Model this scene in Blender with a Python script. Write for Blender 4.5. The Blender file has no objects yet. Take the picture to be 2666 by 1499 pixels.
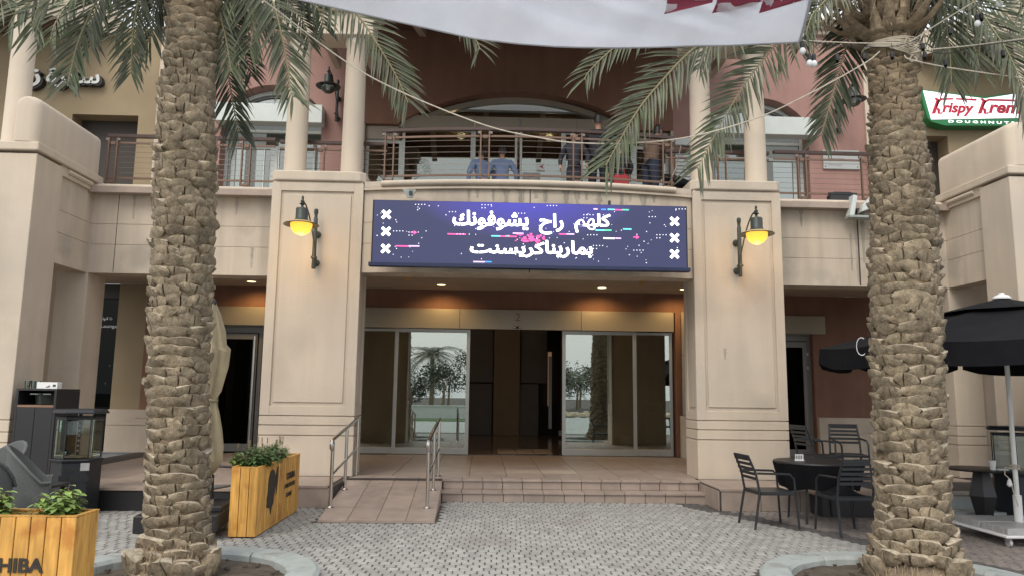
import bpy, bmesh, math, random
from mathutils import Vector, Matrix
random.seed(7)
PI = math.pi
SC = bpy.context.scene
COL = SC.collection
# ------------------------------------------------------------------ camera
CAMX, CAMZ = -.691, 1.599
YAW, PIT, ROL, FPX = math.radians(2.046), math.radians(7.972), math.radians(.7298), 1953.8
FW = Vector((math.sin(YAW)*math.cos(PIT), math.cos(YAW)*math.cos(PIT), math.sin(PIT)))
R0 = Vector((math.cos(YAW), -math.sin(YAW), 0)); U0 = R0.cross(FW)
RT = R0*math.cos(ROL)+U0*math.sin(ROL); UP = U0*math.cos(ROL)-R0*math.sin(ROL)
cam_d = bpy.data.cameras.new('camera'); cam = bpy.data.objects.new('camera', cam_d); COL.objects.link(cam)
m = Matrix((RT, UP, -FW)).transposed().to_4x4(); m.translation = Vector((CAMX, 0, CAMZ)); cam.matrix_world = m
cam_d.sensor_width = 36; cam_d.lens = 36*FPX/2666; cam_d.clip_end = 3000; cam_d.clip_start = .05
SC.camera = cam
def at(px, py, Y):
    d = FW*FPX+RT*(px-1333)+UP*(749.5-py)
    return Vector((CAMX, 0, CAMZ))+d*(Y/d.y)
# ------------------------------------------------------------------ world, sun, exposure
W = bpy.data.worlds.new('World'); SC.world = W; W.use_nodes = True
nt = W.node_tree; bg = nt.nodes['Background']
sky = nt.nodes.new('ShaderNodeTexSky'); sky.sky_type = 'NISHITA'; sky.sun_disc = False
SUN_EL, SUN_AZ = math.radians(50), math.radians(205)
sky.sun_elevation = SUN_EL; sky.sun_rotation = SUN_AZ; sky.dust_density = 6; sky.air_density = 1.3
hs = nt.nodes.new('ShaderNodeMixRGB'); hs.inputs[0].default_value = .7; hs.inputs[2].default_value = (8.6, 8.7, 9.0, 1)
nt.links.new(sky.outputs[0], hs.inputs[1]); nt.links.new(hs.outputs[0], bg.inputs[0]); bg.inputs[1].default_value = .13
sun_d = bpy.data.lights.new('sun', 'SUN'); sun_d.energy = 1.1; sun_d.angle = math.radians(28); sun_d.color = (1, .95, .86)
sun = bpy.data.objects.new('sun', sun_d); COL.objects.link(sun)
sd = Vector((math.sin(SUN_AZ)*math.cos(SUN_EL), math.cos(SUN_AZ)*math.cos(SUN_EL), math.sin(SUN_EL)))
sun.rotation_euler = sd.to_track_quat('Z', 'Y').to_euler(); sun.location = (0, -20, 30)
SC.view_settings.view_transform = 'Standard'; SC.view_settings.look = 'None'
SC.view_settings.gamma = 1; SC.view_settings.use_curve_mapping = False; SC.view_settings.exposure = .5
# ------------------------------------------------------------------ materials
def newmat(name):
    mt = bpy.data.materials.new(name); mt.use_nodes = True
    return mt, mt.node_tree, mt.node_tree.nodes['Principled BSDF']
def mat(name, col, rough=.7, metal=0, var=.12, scale=2.5, streak=0, bump=0, bscale=60, rnd=0, spec=.5, tint=None, stretch=(1, 1, 1), blotch=None):
    mt, t, b = newmat(name); N, L = t.nodes, t.links
    g = N.new('ShaderNodeNewGeometry')
    b.inputs['Roughness'].default_value = rough; b.inputs['Metallic'].default_value = metal
    b.inputs['Specular IOR Level'].default_value = spec
    def noise(sc, det, st=(1, 1, 1)):
        mp = N.new('ShaderNodeMapping'); mp.inputs['Scale'].default_value = st; L.new(g.outputs['Position'], mp.inputs[0])
        n = N.new('ShaderNodeTexNoise'); n.inputs['Scale'].default_value = sc; n.inputs['Detail'].default_value = det
        L.new(mp.outputs[0], n.inputs['Vector']); return n.outputs['Fac']
    def mrange(src, lo, hi, a=.3, z=.7):
        r = N.new('ShaderNodeMapRange'); r.inputs[1].default_value = a; r.inputs[2].default_value = z
        r.inputs[3].default_value = lo; r.inputs[4].default_value = hi; L.new(src, r.inputs[0]); return r.outputs[0]
    def mul(a, f):
        x = N.new('ShaderNodeVectorMath'); x.operation = 'SCALE'; L.new(a, x.inputs[0]); L.new(f, x.inputs['Scale']); return x.outputs[0]
    rgb = N.new('ShaderNodeRGB'); rgb.outputs[0].default_value = (*col, 1); c = rgb.outputs[0]
    if tint:
        mx = N.new('ShaderNodeMixRGB'); L.new(mrange(noise(scale*.6, 4), 0, 1, .38, .62), mx.inputs[0]); L.new(c, mx.inputs[1]); mx.inputs[2].default_value = (*tint, 1); c = mx.outputs[0]
    if var: c = mul(c, mrange(noise(scale, 6, stretch), 1-var, 1+var))
    if streak: c = mul(c, mrange(noise(1, 5, (5, 5, .45)), 1-streak, 1+streak*.4, .32, .62))
    if blotch:
        mx = N.new('ShaderNodeMixRGB'); L.new(mrange(noise(blotch[1], 5), 0, .85, .56, .7), mx.inputs[0]); L.new(c, mx.inputs[1]); mx.inputs[2].default_value = (*blotch[0], 1); c = mx.outputs[0]
    if rnd:
        oi = N.new('ShaderNodeObjectInfo'); ad = N.new('ShaderNodeMath'); ad.operation = 'ADD'; L.new(oi.outputs['Random'], ad.inputs[0]); L.new(g.outputs['Random Per Island'], ad.inputs[1])
        fr = N.new('ShaderNodeMath'); fr.operation = 'FRACT'; L.new(ad.outputs[0], fr.inputs[0]); c = mul(c, mrange(fr.outputs[0], 1-rnd, 1+rnd, 0, 1))
    L.new(c, b.inputs['Base Color'])
    if bump:
        bp = N.new('ShaderNodeBump'); bp.inputs['Strength'].default_value = bump; bp.inputs['Distance'].default_value = .02
        L.new(noise(bscale, 6, stretch), bp.inputs['Height']); L.new(bp.outputs[0], b.inputs['Normal'])
    return mt
def emit(name, col, s):
    mt, t, b = newmat(name); b.inputs['Base Color'].default_value = (*[min(1, c) for c in col], 1)
    b.inputs['Emission Color'].default_value = (*col, 1); b.inputs['Emission Strength'].default_value = s; return mt
def glass(name, refl, tint, rough=0):
    mt, t, b = newmat(name); N, L = t.nodes, t.links; N.remove(b)
    o = N['Material Output']; tr = N.new('ShaderNodeBsdfTransparent'); tr.inputs[0].default_value = (*tint, 1)
    gl = N.new('ShaderNodeBsdfGlossy'); gl.inputs['Roughness'].default_value = rough; gl.inputs['Color'].default_value = (.86, .95, .9, 1)
    fr = N.new('ShaderNodeFresnel'); fr.inputs[0].default_value = 1.5
    ad = N.new('ShaderNodeMath'); ad.operation = 'ADD'; ad.use_clamp = True; ad.inputs[1].default_value = refl; L.new(fr.outputs[0], ad.inputs[0])
    mx = N.new('ShaderNodeMixShader'); L.new(ad.outputs[0], mx.inputs[0]); L.new(tr.outputs[0], mx.inputs[1]); L.new(gl.outputs[0], mx.inputs[2]); L.new(mx.outputs[0], o.inputs[0])
    return mt
M = {}
M['cream'] = mat('cream_stucco', (.565, .485, .385), .85, var=.05, scale=1.1, streak=.055, bump=.25, bscale=70, tint=(.525, .455, .375), blotch=((.46, .395, .32), .8))
M['cream_dirty'] = mat('stained_cream_stucco', (.53, .46, .37), .88, var=.08, scale=1.3, streak=.14, bump=.25, bscale=70, tint=(.50, .43, .35), blotch=((.38, .335, .28), 1.2))
M['tan'] = mat('tan_stucco', (.28, .22, .135), .85, var=.1, scale=1.2, bump=.2)
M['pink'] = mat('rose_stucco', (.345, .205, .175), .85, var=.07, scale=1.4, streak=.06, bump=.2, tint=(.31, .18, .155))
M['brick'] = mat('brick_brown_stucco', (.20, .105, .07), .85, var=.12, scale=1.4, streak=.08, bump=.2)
M['brown'] = mat('brown_soffit', (.11, .05, .035), .8, var=.12)
M['soffit'] = mat('soffit_plaster', (.40, .33, .26), .85, var=.06)
M['panel'] = mat('champagne_metal_panel', (.34, .31, .25), .38, metal=.35, var=.05, scale=1)
M['white_panel'] = mat('pale_metal_box', (.55, .60, .58), .4, metal=.1, var=.05)
M['alu'] = mat('aluminium_frame', (.42, .43, .41), .35, metal=.7, var=.05)
M['greyframe'] = mat('grey_door_frame', (.21, .215, .21), .45, metal=.3, var=.05)
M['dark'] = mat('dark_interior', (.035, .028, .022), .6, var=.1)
M['inttan'] = mat('interior_tan_cladding', (.26, .19, .115), .55, var=.08)
M['intgrey'] = mat('interior_grey_panel', (.13, .115, .105), .5, var=.08)
M['intfloor'] = mat('interior_polished_floor', (.24, .17, .125), .12, var=.25, scale=1.2)
M['steel'] = mat('brushed_steel', (.62, .60, .57), .22, metal=1, var=.05)
M['iron'] = mat('dark_green_iron', (.045, .055, .05), .45, metal=.2, var=.1)
M['railbrown'] = mat('bronze_brown_paint', (.17, .105, .075), .45, metal=.2, var=.1, bump=.05)
M['raildark'] = mat('dark_brown_handrail', (.06, .035, .028), .35, metal=.2, var=.1)
M['cable'] = mat('steel_cable', (.20, .17, .155), .4, metal=.6, var=0)
M['stone'] = mat('pink_stone_tile', (.33, .265, .222), .5, var=.12, scale=5, rnd=.08, bump=.12, bscale=30, blotch=((.27, .215, .185), 3))
M['stonedk'] = mat('dark_stone_inlay', (.17, .13, .105), .5, var=.12, rnd=.08)
M['stonelt'] = mat('light_stone_inlay', (.44, .36, .29), .5, var=.1, rnd=.05)
M['grout'] = mat('dark_grout', (.055, .045, .04), .9, var=.3, scale=8)
M['paver'] = mat('grey_concrete_paver', (.33, .33, .31), .85, var=.14, scale=7, rnd=.11, bump=.25, bscale=45, tint=(.29, .29, .275), blotch=((.25, .235, .215), .8))
M['pavedk'] = mat('brown_grey_paver', (.20, .175, .16), .85, var=.12, scale=7, rnd=.09, bump=.25, bscale=45)
M['pavebk'] = mat('charcoal_paver', (.085, .08, .078), .85, var=.12, scale=7, rnd=.09, bump=.25, bscale=45)
M['sand'] = mat('joint_sand', (.075, .068, .06), .95, var=.4, scale=1.1, blotch=((.25, .245, .225), .55))
M['kerb'] = mat('painted_concrete_kerb', (.32, .355, .345), .7, var=.12, scale=5, bump=.15, blotch=((.2, .2, .185), 4))
M['soil'] = mat('garden_soil', (.075, .06, .045), .95, var=.4, scale=9, bump=.8, bscale=14)
M['boot'] = mat('dry_leaf_base', (.30, .245, .17), .9, var=.28, scale=26, streak=.22, rnd=.2, bump=.9, bscale=80, stretch=(1, 1, .35), tint=(.225, .18, .12), blotch=((.13, .10, .065), 13))
M['bootcut'] = mat('cut_face_of_leaf_base', (.38, .33, .25), .9, var=.3, scale=30, rnd=.12, bump=.5, bscale=90)
M['bootdk'] = mat('aged_brown_leaf_base', (.26, .20, .13), .85, var=.3, scale=22, rnd=.2, bump=.5, bscale=60)
M['trunkcore'] = mat('trunk_core', (.22, .17, .115), .95, var=.3, scale=14, bump=.8, bscale=40)
M['fibre'] = mat('root_fibre', (.26, .20, .13), .9, var=.35, scale=30, rnd=.3)
M['leaf'] = mat('palm_leaflet', (.085, .108, .052), .5, var=.25, scale=9, rnd=.28, tint=(.105, .11, .068))
M['leafdk'] = mat('dark_palm_leaflet', (.062, .085, .046), .5, var=.25, scale=9, rnd=.3, tint=(.075, .085, .048))
M['rachis'] = mat('palm_midrib', (.27, .25, .13), .5, var=.15)
M['stain'] = mat('rain_stain', (.36, .32, .265), .9, var=.2, scale=9, streak=.25, stretch=(3, 3, .6))
M['cloth'] = None
M['rope'] = mat('pale_rope', (.52, .47, .38), .85, var=.15, scale=20)
M['black'] = mat('black_plastic', (.018, .018, .02), .45, var=.1)
M['chair'] = mat('anthracite_metal', (.028, .031, .036), .42, metal=.3, var=.1)
M['wicker'] = mat('grey_woven_resin', (.10, .11, .11), .6, var=.2, scale=60, bump=.6, bscale=110, stretch=(1, 1, 2))
M['heater'] = mat('heater_black_steel', (.018, .022, .028), .5, metal=.2, var=.15)
M['wood'] = mat('varnished_pine', (.56, .30, .068), .55, var=.28, scale=10, rnd=.16, bump=.1, bscale=30, stretch=(3, 3, .35), blotch=((.42, .17, .03), 5))
M['ink'] = mat('black_stencil_paint', (.03, .025, .02), .7, var=.3, scale=20)
M['basil'] = mat('herb_leaf', (.19, .29, .07), .5, var=.2, scale=20, rnd=.35)
M['basildk'] = mat('dark_herb_leaf', (.10, .18, .06), .5, var=.2, scale=20, rnd=.35)
M['terracotta'] = mat('red_plastic_trough', (.33, .09, .07), .6)
M['stem'] = mat('herb_stem', (.20, .12, .08), .8, var=.2)
M['beige'] = mat('beige_canvas', (.33, .275, .175), .85, var=.12, scale=5, bump=.1)
M['blackcloth'] = mat('black_canvas', (.0085, .009, .011), .95, var=.2, scale=4, bump=.15, bscale=25, spec=.15)
M['white'] = mat('white_paint', (.74, .75, .74), .4, var=.04)
M['slab'] = mat('grey_marble_slab', (.36, .365, .36), .4, var=.2, scale=6, stretch=(1, 4, 1))
M['red'] = mat('red_plastic', (.32, .015, .025), .5)
M['skin'] = mat('skin', (.36, .20, .135), .6, var=.05)
M['hair'] = mat('black_hair', (.012, .010, .009), .5, var=.2, scale=40)
M['grass'] = mat('lawn_grass', (.07, .13, .035), .9, var=.3, scale=6)
M['bulb'] = mat('opal_bulb', (.75, .76, .78), .25, var=0)
M['bglass'] = glass('balcony_glass', .15, (.42, .42, .40))
M['doorglass'] = glass('coated_door_glass', .34, (.62, .62, .58))
M['darkglass'] = glass('dark_window_glass', -.03, (.12, .12, .12))
M['clear'] = glass('clear_lantern_glass', .06, (.72, .76, .76))
def solid(name, col, rough=.7, **k): return mat(name, col, rough, **{'var': .08, **k})
def cloth(name, col, tl=.5):
    mt, t, b = newmat(name); N, L = t.nodes, t.links; o = N['Material Output']
    g = N.new('ShaderNodeNewGeometry'); n = N.new('ShaderNodeTexNoise'); n.inputs['Scale'].default_value = 3; n.inputs['Detail'].default_value = 6; L.new(g.outputs['Position'], n.inputs[0])
    r = N.new('ShaderNodeMapRange'); r.inputs[3].default_value = .80; r.inputs[4].default_value = 1.1; L.new(n.outputs[0], r.inputs[0])
    v = N.new('ShaderNodeVectorMath'); v.operation = 'SCALE'; v.inputs[0].default_value = col; L.new(r.outputs[0], v.inputs['Scale'])
    d = N.new('ShaderNodeBsdfDiffuse'); q = N.new('ShaderNodeBsdfTranslucent'); L.new(v.outputs[0], d.inputs[0]); L.new(v.outputs[0], q.inputs[0])
    mx = N.new('ShaderNodeMixShader'); mx.inputs[0].default_value = tl; L.new(d.outputs[0], mx.inputs[1]); L.new(q.outputs[0], mx.inputs[2]); L.new(mx.outputs[0], o.inputs[0]); return mt
M['cloth'] = cloth('white_translucent_cloth', (.84, .86, .93), .6)
M['maroon'] = cloth('maroon_translucent_cloth', (.30, .07, .10), .5)
# ------------------------------------------------------------------ object helpers
def thing(name, label, cat, loc=(0, 0, 0), rz=0, group=None, kind=None):
    o = bpy.data.objects.new(name, None); COL.objects.link(o); o.location = loc; o.rotation_euler = (0, 0, rz); o.empty_display_size = .1
    return tag(o, label, cat, group, kind)
def tag(o, label=None, cat=None, group=None, kind=None):
    for k, v in (('label', label), ('category', cat), ('group', group), ('kind', kind)):
        if v: o[k] = v
    return o
class MB:
    def __init__(s): s.v, s.f, s.mi = [], [], []; s.k = 0
    def add(s, vs, fs):
        n = len(s.v); s.v += [tuple(v) for v in vs]; s.f += [tuple(i+n for i in f) for f in fs]; s.mi += [s.k]*len(fs); return s
    def box(s, x0, x1, y0, y1, z0, z1):
        return s.add([(x, y, z) for z in (z0, z1) for y in (y0, y1) for x in (x0, x1)], [(0, 2, 3, 1), (4, 5, 7, 6), (0, 1, 5, 4), (2, 6, 7, 3), (0, 4, 6, 2), (1, 3, 7, 5)])
    def hexa(s, b, t): return s.add(list(b)+list(t), [(3, 2, 1, 0), (4, 5, 6, 7), (0, 1, 5, 4), (1, 2, 6, 5), (2, 3, 7, 6), (3, 0, 4, 7)])
    def bar(s, a, b, w, h=None, up=(0, 0, 1)):
        a, b = Vector(a), Vector(b); h = h or w; d = (b-a).normalized(); u = Vector(up)
        if abs(d.dot(u)) > .95: u = Vector((0, 1, 0))
        x = d.cross(u).normalized()*w/2; z = x.cross(d).normalized()*h/2
        return s.hexa([a-x-z, a+x-z, a+x+z, a-x+z], [b-x-z, b+x-z, b+x+z, b-x+z])
    def prism(s, pts, ax, a, b):
        n = len(pts); f = {'y': lambda p, q: (p[0], q, p[1]), 'z': lambda p, q: (p[0], p[1], q), 'x': lambda p, q: (q, p[0], p[1])}[ax]
        s.add([f(p, a) for p in pts]+[f(p, b) for p in pts], [tuple(range(n-1, -1, -1)), tuple(range(n, 2*n))]+[(i, (i+1) % n, n+(i+1) % n, n+i) for i in range(n)]); return s
    def tube(s, pts, r, n=8, cap=True):
        pts = [Vector(p) for p in pts]; m = len(pts); vs = []; fs = []; u = None
        for i, p in enumerate(pts):
            d = (pts[min(i+1, m-1)]-pts[max(i-1, 0)]).normalized()
            if u is None: u = d.orthogonal().normalized()
            else: u = (u-d*u.dot(d)).normalized()
            w = d.cross(u); rr = r[i] if isinstance(r, (list, tuple)) else r
            vs += [p+(u*math.cos(2*PI*k/n)+w*math.sin(2*PI*k/n))*rr for k in range(n)]
        for i in range(m-1):
            fs += [(i*n+k, i*n+(k+1) % n, (i+1)*n+(k+1) % n, (i+1)*n+k) for k in range(n)]
        if cap: fs += [tuple(range(n-1, -1, -1)), tuple((m-1)*n+k for k in range(n))]
        return s.add(vs, fs)
    def lathe(s, prof, n=20, c=(0, 0, 0), cap=True):
        vs = [(c[0]+r*math.cos(2*PI*k/n), c[1]+r*math.sin(2*PI*k/n), c[2]+z) for r, z in prof for k in range(n)]
        fs = [(i*n+k, i*n+(k+1) % n, (i+1)*n+(k+1) % n, (i+1)*n+k) for i in range(len(prof)-1) for k in range(n)]
        if cap: fs += [tuple(range(n-1, -1, -1)), tuple((len(prof)-1)*n+k for k in range(n))]
        return s.add(vs, fs)
    def mesh(s, name, mats, smooth=False, bevel=0, seg=1):
        me = bpy.data.meshes.new(name); me.from_pydata(s.v, [], s.f); mats = mats if isinstance(mats, (list, tuple)) else [mats]
        for q in mats: me.materials.append(M[q] if isinstance(q, str) else q)
        if len(mats) > 1: me.polygons.foreach_set('material_index', s.mi)
        bm = bmesh.new(); bm.from_mesh(me); bmesh.ops.recalc_face_normals(bm, faces=bm.faces)
        if bevel:
            es = [e for e in bm.edges if len(e.link_faces) == 2 and e.calc_face_angle(0) > .5]
            bmesh.ops.bevel(bm, geom=es, offset=bevel, segments=seg, affect='EDGES', profile=.5)
        bm.to_mesh(me); bm.free()
        if smooth:
            me.polygons.foreach_set('use_smooth', [True]*len(me.polygons))
            try: me.set_sharp_from_angle(angle=.7)
            except Exception: pass
        me.update(); return me
    def build(s, name, mats, parent=None, local=False, **k):
        o = bpy.data.objects.new(name, s.mesh(name, mats, **k)); COL.objects.link(o)
        if parent is not None:
            o.parent = parent
            if not local: o.matrix_parent_inverse = root_m(parent)
        return o
def root_m(p):
    q = p
    while q.parent: q = q.parent
    return (Matrix.Translation(q.location) @ Matrix.Rotation(q.rotation_euler.z, 4, 'Z')).inverted() if p is q else Matrix()
def B(name, mats, parent, *bx, **k):
    mb = MB()
    for b in bx: mb.box(*b)
    return mb.build(name, mats, parent, **k)
def inst(name, me, parent, mw, local=True, label=None):
    o = bpy.data.objects.new(name, me); COL.objects.link(o); o.parent = parent
    if not local: o.matrix_parent_inverse = root_m(parent)
    o.matrix_basis = mw
    if label: o['label'] = label
    return o
def copy_tree(o, parent=None):
    c = o.copy(); COL.objects.link(c)
    if parent is not None: c.parent = parent; c.matrix_parent_inverse = o.matrix_parent_inverse.copy()
    for ch in list(o.children): copy_tree(ch, c)
    return c
def dup(o, loc, rz, label, group=None):
    c = copy_tree(o); c.location = loc; c.rotation_euler = (0, 0, rz); c['label'] = label
    if group: c['group'] = group
    return c
AR = {'ا': 'FE8D FE8E', 'ب': 'FE8F FE90 FE91 FE92', 'ت': 'FE95 FE96 FE97 FE98', 'ج': 'FE9D FE9E FE9F FEA0', 'ح': 'FEA1 FEA2 FEA3 FEA4', 'ذ': 'FEAB FEAC', 'ر': 'FEAD FEAE', 'ز': 'FEAF FEB0', 'س': 'FEB1 FEB2 FEB3 FEB4', 'ش': 'FEB5 FEB6 FEB7 FEB8', 'ف': 'FED1 FED2 FED3 FED4', 'ك': 'FED9 FEDA FEDB FEDC', 'ل': 'FEDD FEDE FEDF FEE0', 'م': 'FEE1 FEE2 FEE3 FEE4', 'ن': 'FEE5 FEE6 FEE7 FEE8', 'ه': 'FEE9 FEEA FEEB FEEC', 'و': 'FEED FEEE', 'ي': 'FEF1 FEF2 FEF3 FEF4', 'ة': 'FE93 FE94', 'ﻻ': 'FEFB FEFC'}
def shape(t):
    t = t.replace('لا', 'ﻻ'); out = []
    for i, ch in enumerate(t):
        if ch not in AR: out.append(ch); continue
        f = [chr(int(x, 16)) for x in AR[ch].split()]
        pj = i > 0 and t[i-1] in AR and len(AR[t[i-1]].split()) == 4
        nj = len(f) == 4 and i+1 < len(t) and t[i+1] in AR
        out.append(f[3] if pj and nj else f[2] if nj else f[1] if pj else f[0])
    return ''.join(reversed(out))
def text(name, body, mt, parent, loc, height, width=None, thick=.004, bold=0, shear=0, rot=(PI/2, 0, 0), local=False):
    c = bpy.data.curves.new('lettering', 'FONT'); c.body = body; c.extrude = thick/2; c.offset = bold; c.shear = shear; c.resolution_u = 3
    c.align_x = 'CENTER'; tmp = bpy.data.objects.new('tmp', c); COL.objects.link(tmp)
    bpy.context.view_layer.update(); dg = bpy.context.evaluated_depsgraph_get()
    me = bpy.data.meshes.new_from_object(tmp.evaluated_get(dg)); bpy.data.objects.remove(tmp)
    if not len(me.vertices): return None
    xs = [v.co.x for v in me.vertices]; ys = [v.co.y for v in me.vertices]; cx, cy = (max(xs)+min(xs))/2, (max(ys)+min(ys))/2
    sy = height/(max(ys)-min(ys)); sx = width/(max(xs)-min(xs)) if width else sy
    for v in me.vertices: v.co = ((v.co.x-cx)*sx, (v.co.y-cy)*sy, v.co.z)
    me.materials.clear(); me.materials.append(M[mt] if isinstance(mt, str) else mt); me.name = name
    mw = Matrix.LocRotScale(Vector(loc), __import__('mathutils').Euler(rot), None)
    me.transform(mw)
    return ob2(name, me, parent, local)
def ob2(name, me, parent, local=False):
    o = bpy.data.objects.new(name, me); COL.objects.link(o)
    if parent is not None:
        o.parent = parent
        if not local: o.matrix_parent_inverse = root_m(parent)
    return o
# ------------------------------------------------------------------ ground
YW = 16.2; ZF = 4.9
g = B('ground', 'sand', None, (-150, 150, -200, 60, -.6, -.03)); tag(g, 'dark sandy bedding under the grey block paving', None, None, 'structure')
plaza = B('plaza_paving', 'sand', None, (-9, 9, 1.5, 12.2, -.03, -.006)); tag(plaza, 'forecourt of small grey concrete setts laid in running bond', None, None, 'structure')
KL = (-3.2, 6.52, 1.16); KR = (2.88, 6.42, 1.18)
def paver_mesh(seed):
    r = random.Random(seed); w, d, c = .0485, .0520, .017
    p = [(-w+c, -d), (w-c, -d), (w, -d+c), (w, d-c), (w-c, d), (-w+c, d), (-w, d-c), (-w, -d+c)]
    p = [(x+r.uniform(-.003, .003), y+r.uniform(-.002, .002)) for x, y in p]
    mb = MB(); n = 8
    mb.add([(x, y, -.02) for x, y in p]+[(x, y, -.003) for x, y in p]+[(x*.93, y*.93, .001) for x, y in p], [(i, (i+1) % n, n+(i+1) % n, n+i) for i in range(n)]+[(n+i, n+(i+1) % n, 2*n+(i+1) % n, 2*n+i) for i in range(n)]+[tuple(range(2*n, 3*n))])
    return mb
PVM = [paver_mesh(i) for i in range(6)]; PVS = {m_: [p.mesh('paver', m_) for p in PVM] for m_ in ('paver', 'pavedk', 'pavebk')}
def pcol(cx, cy):   # brown grey paving with a charcoal border on the right, beyond a diagonal line
    e = (cx-2.62)*.9-(10.45-cy)*.42; return 'paver' if e < 0 else 'pavebk' if e < .30 else 'pavedk'
cells = []; r_ = random.Random(3); row = 0; y = 2.6
while y < 11.75:
    off = (.055 if row % 2 else 0)+r_.uniform(-.008, .008)+.012*row % .11*.3; x = -8.4
    while x < 8.4:
        cx, cy = x+off, y
        ok = math.hypot(cx-KL[0], cy-KL[1]) > KL[2]+.05 and math.hypot(cx-KR[0], cy-KR[1]) > KR[2]+.05
        if -2.76 < cx < -1.24 and cy > 9.62: ok = False
        if cy > 11.5 and -1.3 < cx < 2.7: ok = False
        if (cx < -2.7 or cx > 2.6) and cy > 10.8: ok = False
        if ok: cells.append((cx, cy))
        x += .1105
    y += .1175; row += 1
def pdist(c):
    vx = (c[0]+.69)/c[1]
    return (1 if (c[1] < 6.05 or abs(vx) > .62) else 0, c[1]+abs(c[0])*.05)
cells.sort(key=pdist)
for i, (cx, cy) in enumerate(cells[:298]):
    inst('paver', PVS[pcol(cx, cy)][i % 6], plaza, Matrix.Translation((cx, cy, r_.uniform(-.003, .002))) @ Matrix.Rotation(r_.uniform(-.02, .02)+(PI if i % 2 else 0), 4, 'Z'))
mb = MB()
for i, (cx, cy) in enumerate(cells[298:]):
    q = PVM[i % 6]; z = r_.uniform(-.003, .002); mb.k = ('paver', 'pavedk', 'pavebk').index(pcol(cx, cy)); mb.add([(a+cx, b+cy, c+z) for a, b, c in q.v], q.f)
tag(mb.build('paver_field', ['paver', 'pavedk', 'pavebk'], plaza), 'the small grey setts of the forecourt', None, None, 'stuff')
# kerb rings with soil
def kerb(name, K, label, gap):
    cx, cy, R = K; t = thing(name, label, 'tree pit kerb', (cx, cy, 0), group='round kerbs around the palms'); n = 12
    for i in range(n):
        a0, a1 = 2*PI*i/n+gap, 2*PI*(i+1)/n-.006+gap; mbk = MB(); q = 6; vs = []; fs = []
        for j in range(q+1):
            a = a0+(a1-a0)*j/q; rr = random.uniform(-.012, .012)
            for (r, z) in ((R, -.03), (R, .075), (R-.035, .10), (R-.24+rr, .10), (R-.27+rr, .07), (R-.28+rr, -.06)): vs.append((cx+r*math.cos(a), cy+r*math.sin(a), z))
        for j in range(q): fs += [(j*6+k, j*6+k+1, j*6+7+k, j*6+6+k) for k in range(5)]
        fs += [tuple(range(5, -1, -1)), tuple(q*6+k for k in range(6))]
        mbk.add(vs, fs); mbk.build('kerb_stone', 'kerb', t)
    s = MB(); n = 28; vs = [(cx, cy, .03)]; fs = []
    for k in range(1, 7):
        for i in range(n):
            a = 2*PI*i/n; r = (R-.25)*k/6; vs.append((cx+r*math.cos(a), cy+r*math.sin(a), .015+random.uniform(-.012, .02)))
    fs = [(0, 1+i, 1+(i+1) % n) for i in range(n)]+[(1+(k-1)*n+i, 1+k*n+i, 1+k*n+(i+1) % n, 1+(k-1)*n+(i+1) % n) for k in range(1, 6) for i in range(n)]
    s.add(vs, fs).build('soil', 'soil', t, smooth=True)
    d = MB()
    for _ in range(60):
        a, r = random.uniform(0, 2*PI), random.uniform(.3, R-.3); x, y, w = cx+r*math.cos(a), cy+r*math.sin(a), random.uniform(.008, .02)
        d.box(x-w, x+w, y-w, y+w, .03, .03+w)
    tag(d.build('soil_crumbs', 'soil', t), kind='stuff')
kerb('kerb_ring', KL, 'grey painted round kerb with bare soil around the left palm, chipped inside edge', .1)
kerb('kerb_ring', KR, 'grey painted round kerb with bare soil around the right palm', .35)
dc = thing('drain_cover', 'small round drain cover in the paving beside the right kerb', 'drain cover', (1.42, 6.12, 0))
MB().lathe([(.13, -.01), (.13, .006), (.115, .009), (.115, .004), (0.001, .004)], 24, (1.42, 6.12, 0)).build('frame', 'kerb', dc)
MB().lathe([(.105, .004), (.105, .008), (.001, .008)], 24, (1.42, 6.12, 0)).build('lid', 'greyframe', dc)
# ------------------------------------------------------------------ entrance platform, steps, ramp
plat = B('entrance_platform', 'grout', None, (-7.25, 7.25, 10.75, 25.9, -.1, .288)); tag(plat, 'raised stone platform in front of the glass doors', None, None, 'structure')
def tiles(parent, x0, x1, y0, y1, w, d, z, m, h=.012, gap=.009, special=None, name='tile'):
    nx, ny = max(1, round((x1-x0)/w)), max(1, round((y1-y0)/d)); w, d = (x1-x0)/nx, (y1-y0)/ny; cache = {}
    for i in range(nx):
        for j in range(ny):
            mm = m; cxp = x0+(i+.5)*w; cyp = y0+(j+.5)*d
            if special: mm = special(cxp, cyp) or m
            if mm not in cache: cache[mm] = MB().box(-w/2+gap/2, w/2-gap/2, -d/2+gap/2, d/2-gap/2, -h-.003, 0).mesh(name, mm, bevel=.002)
            inst(name, cache[mm], parent, Matrix.Translation((cxp, cyp, z+random.uniform(-.0008, .0008))))
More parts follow.
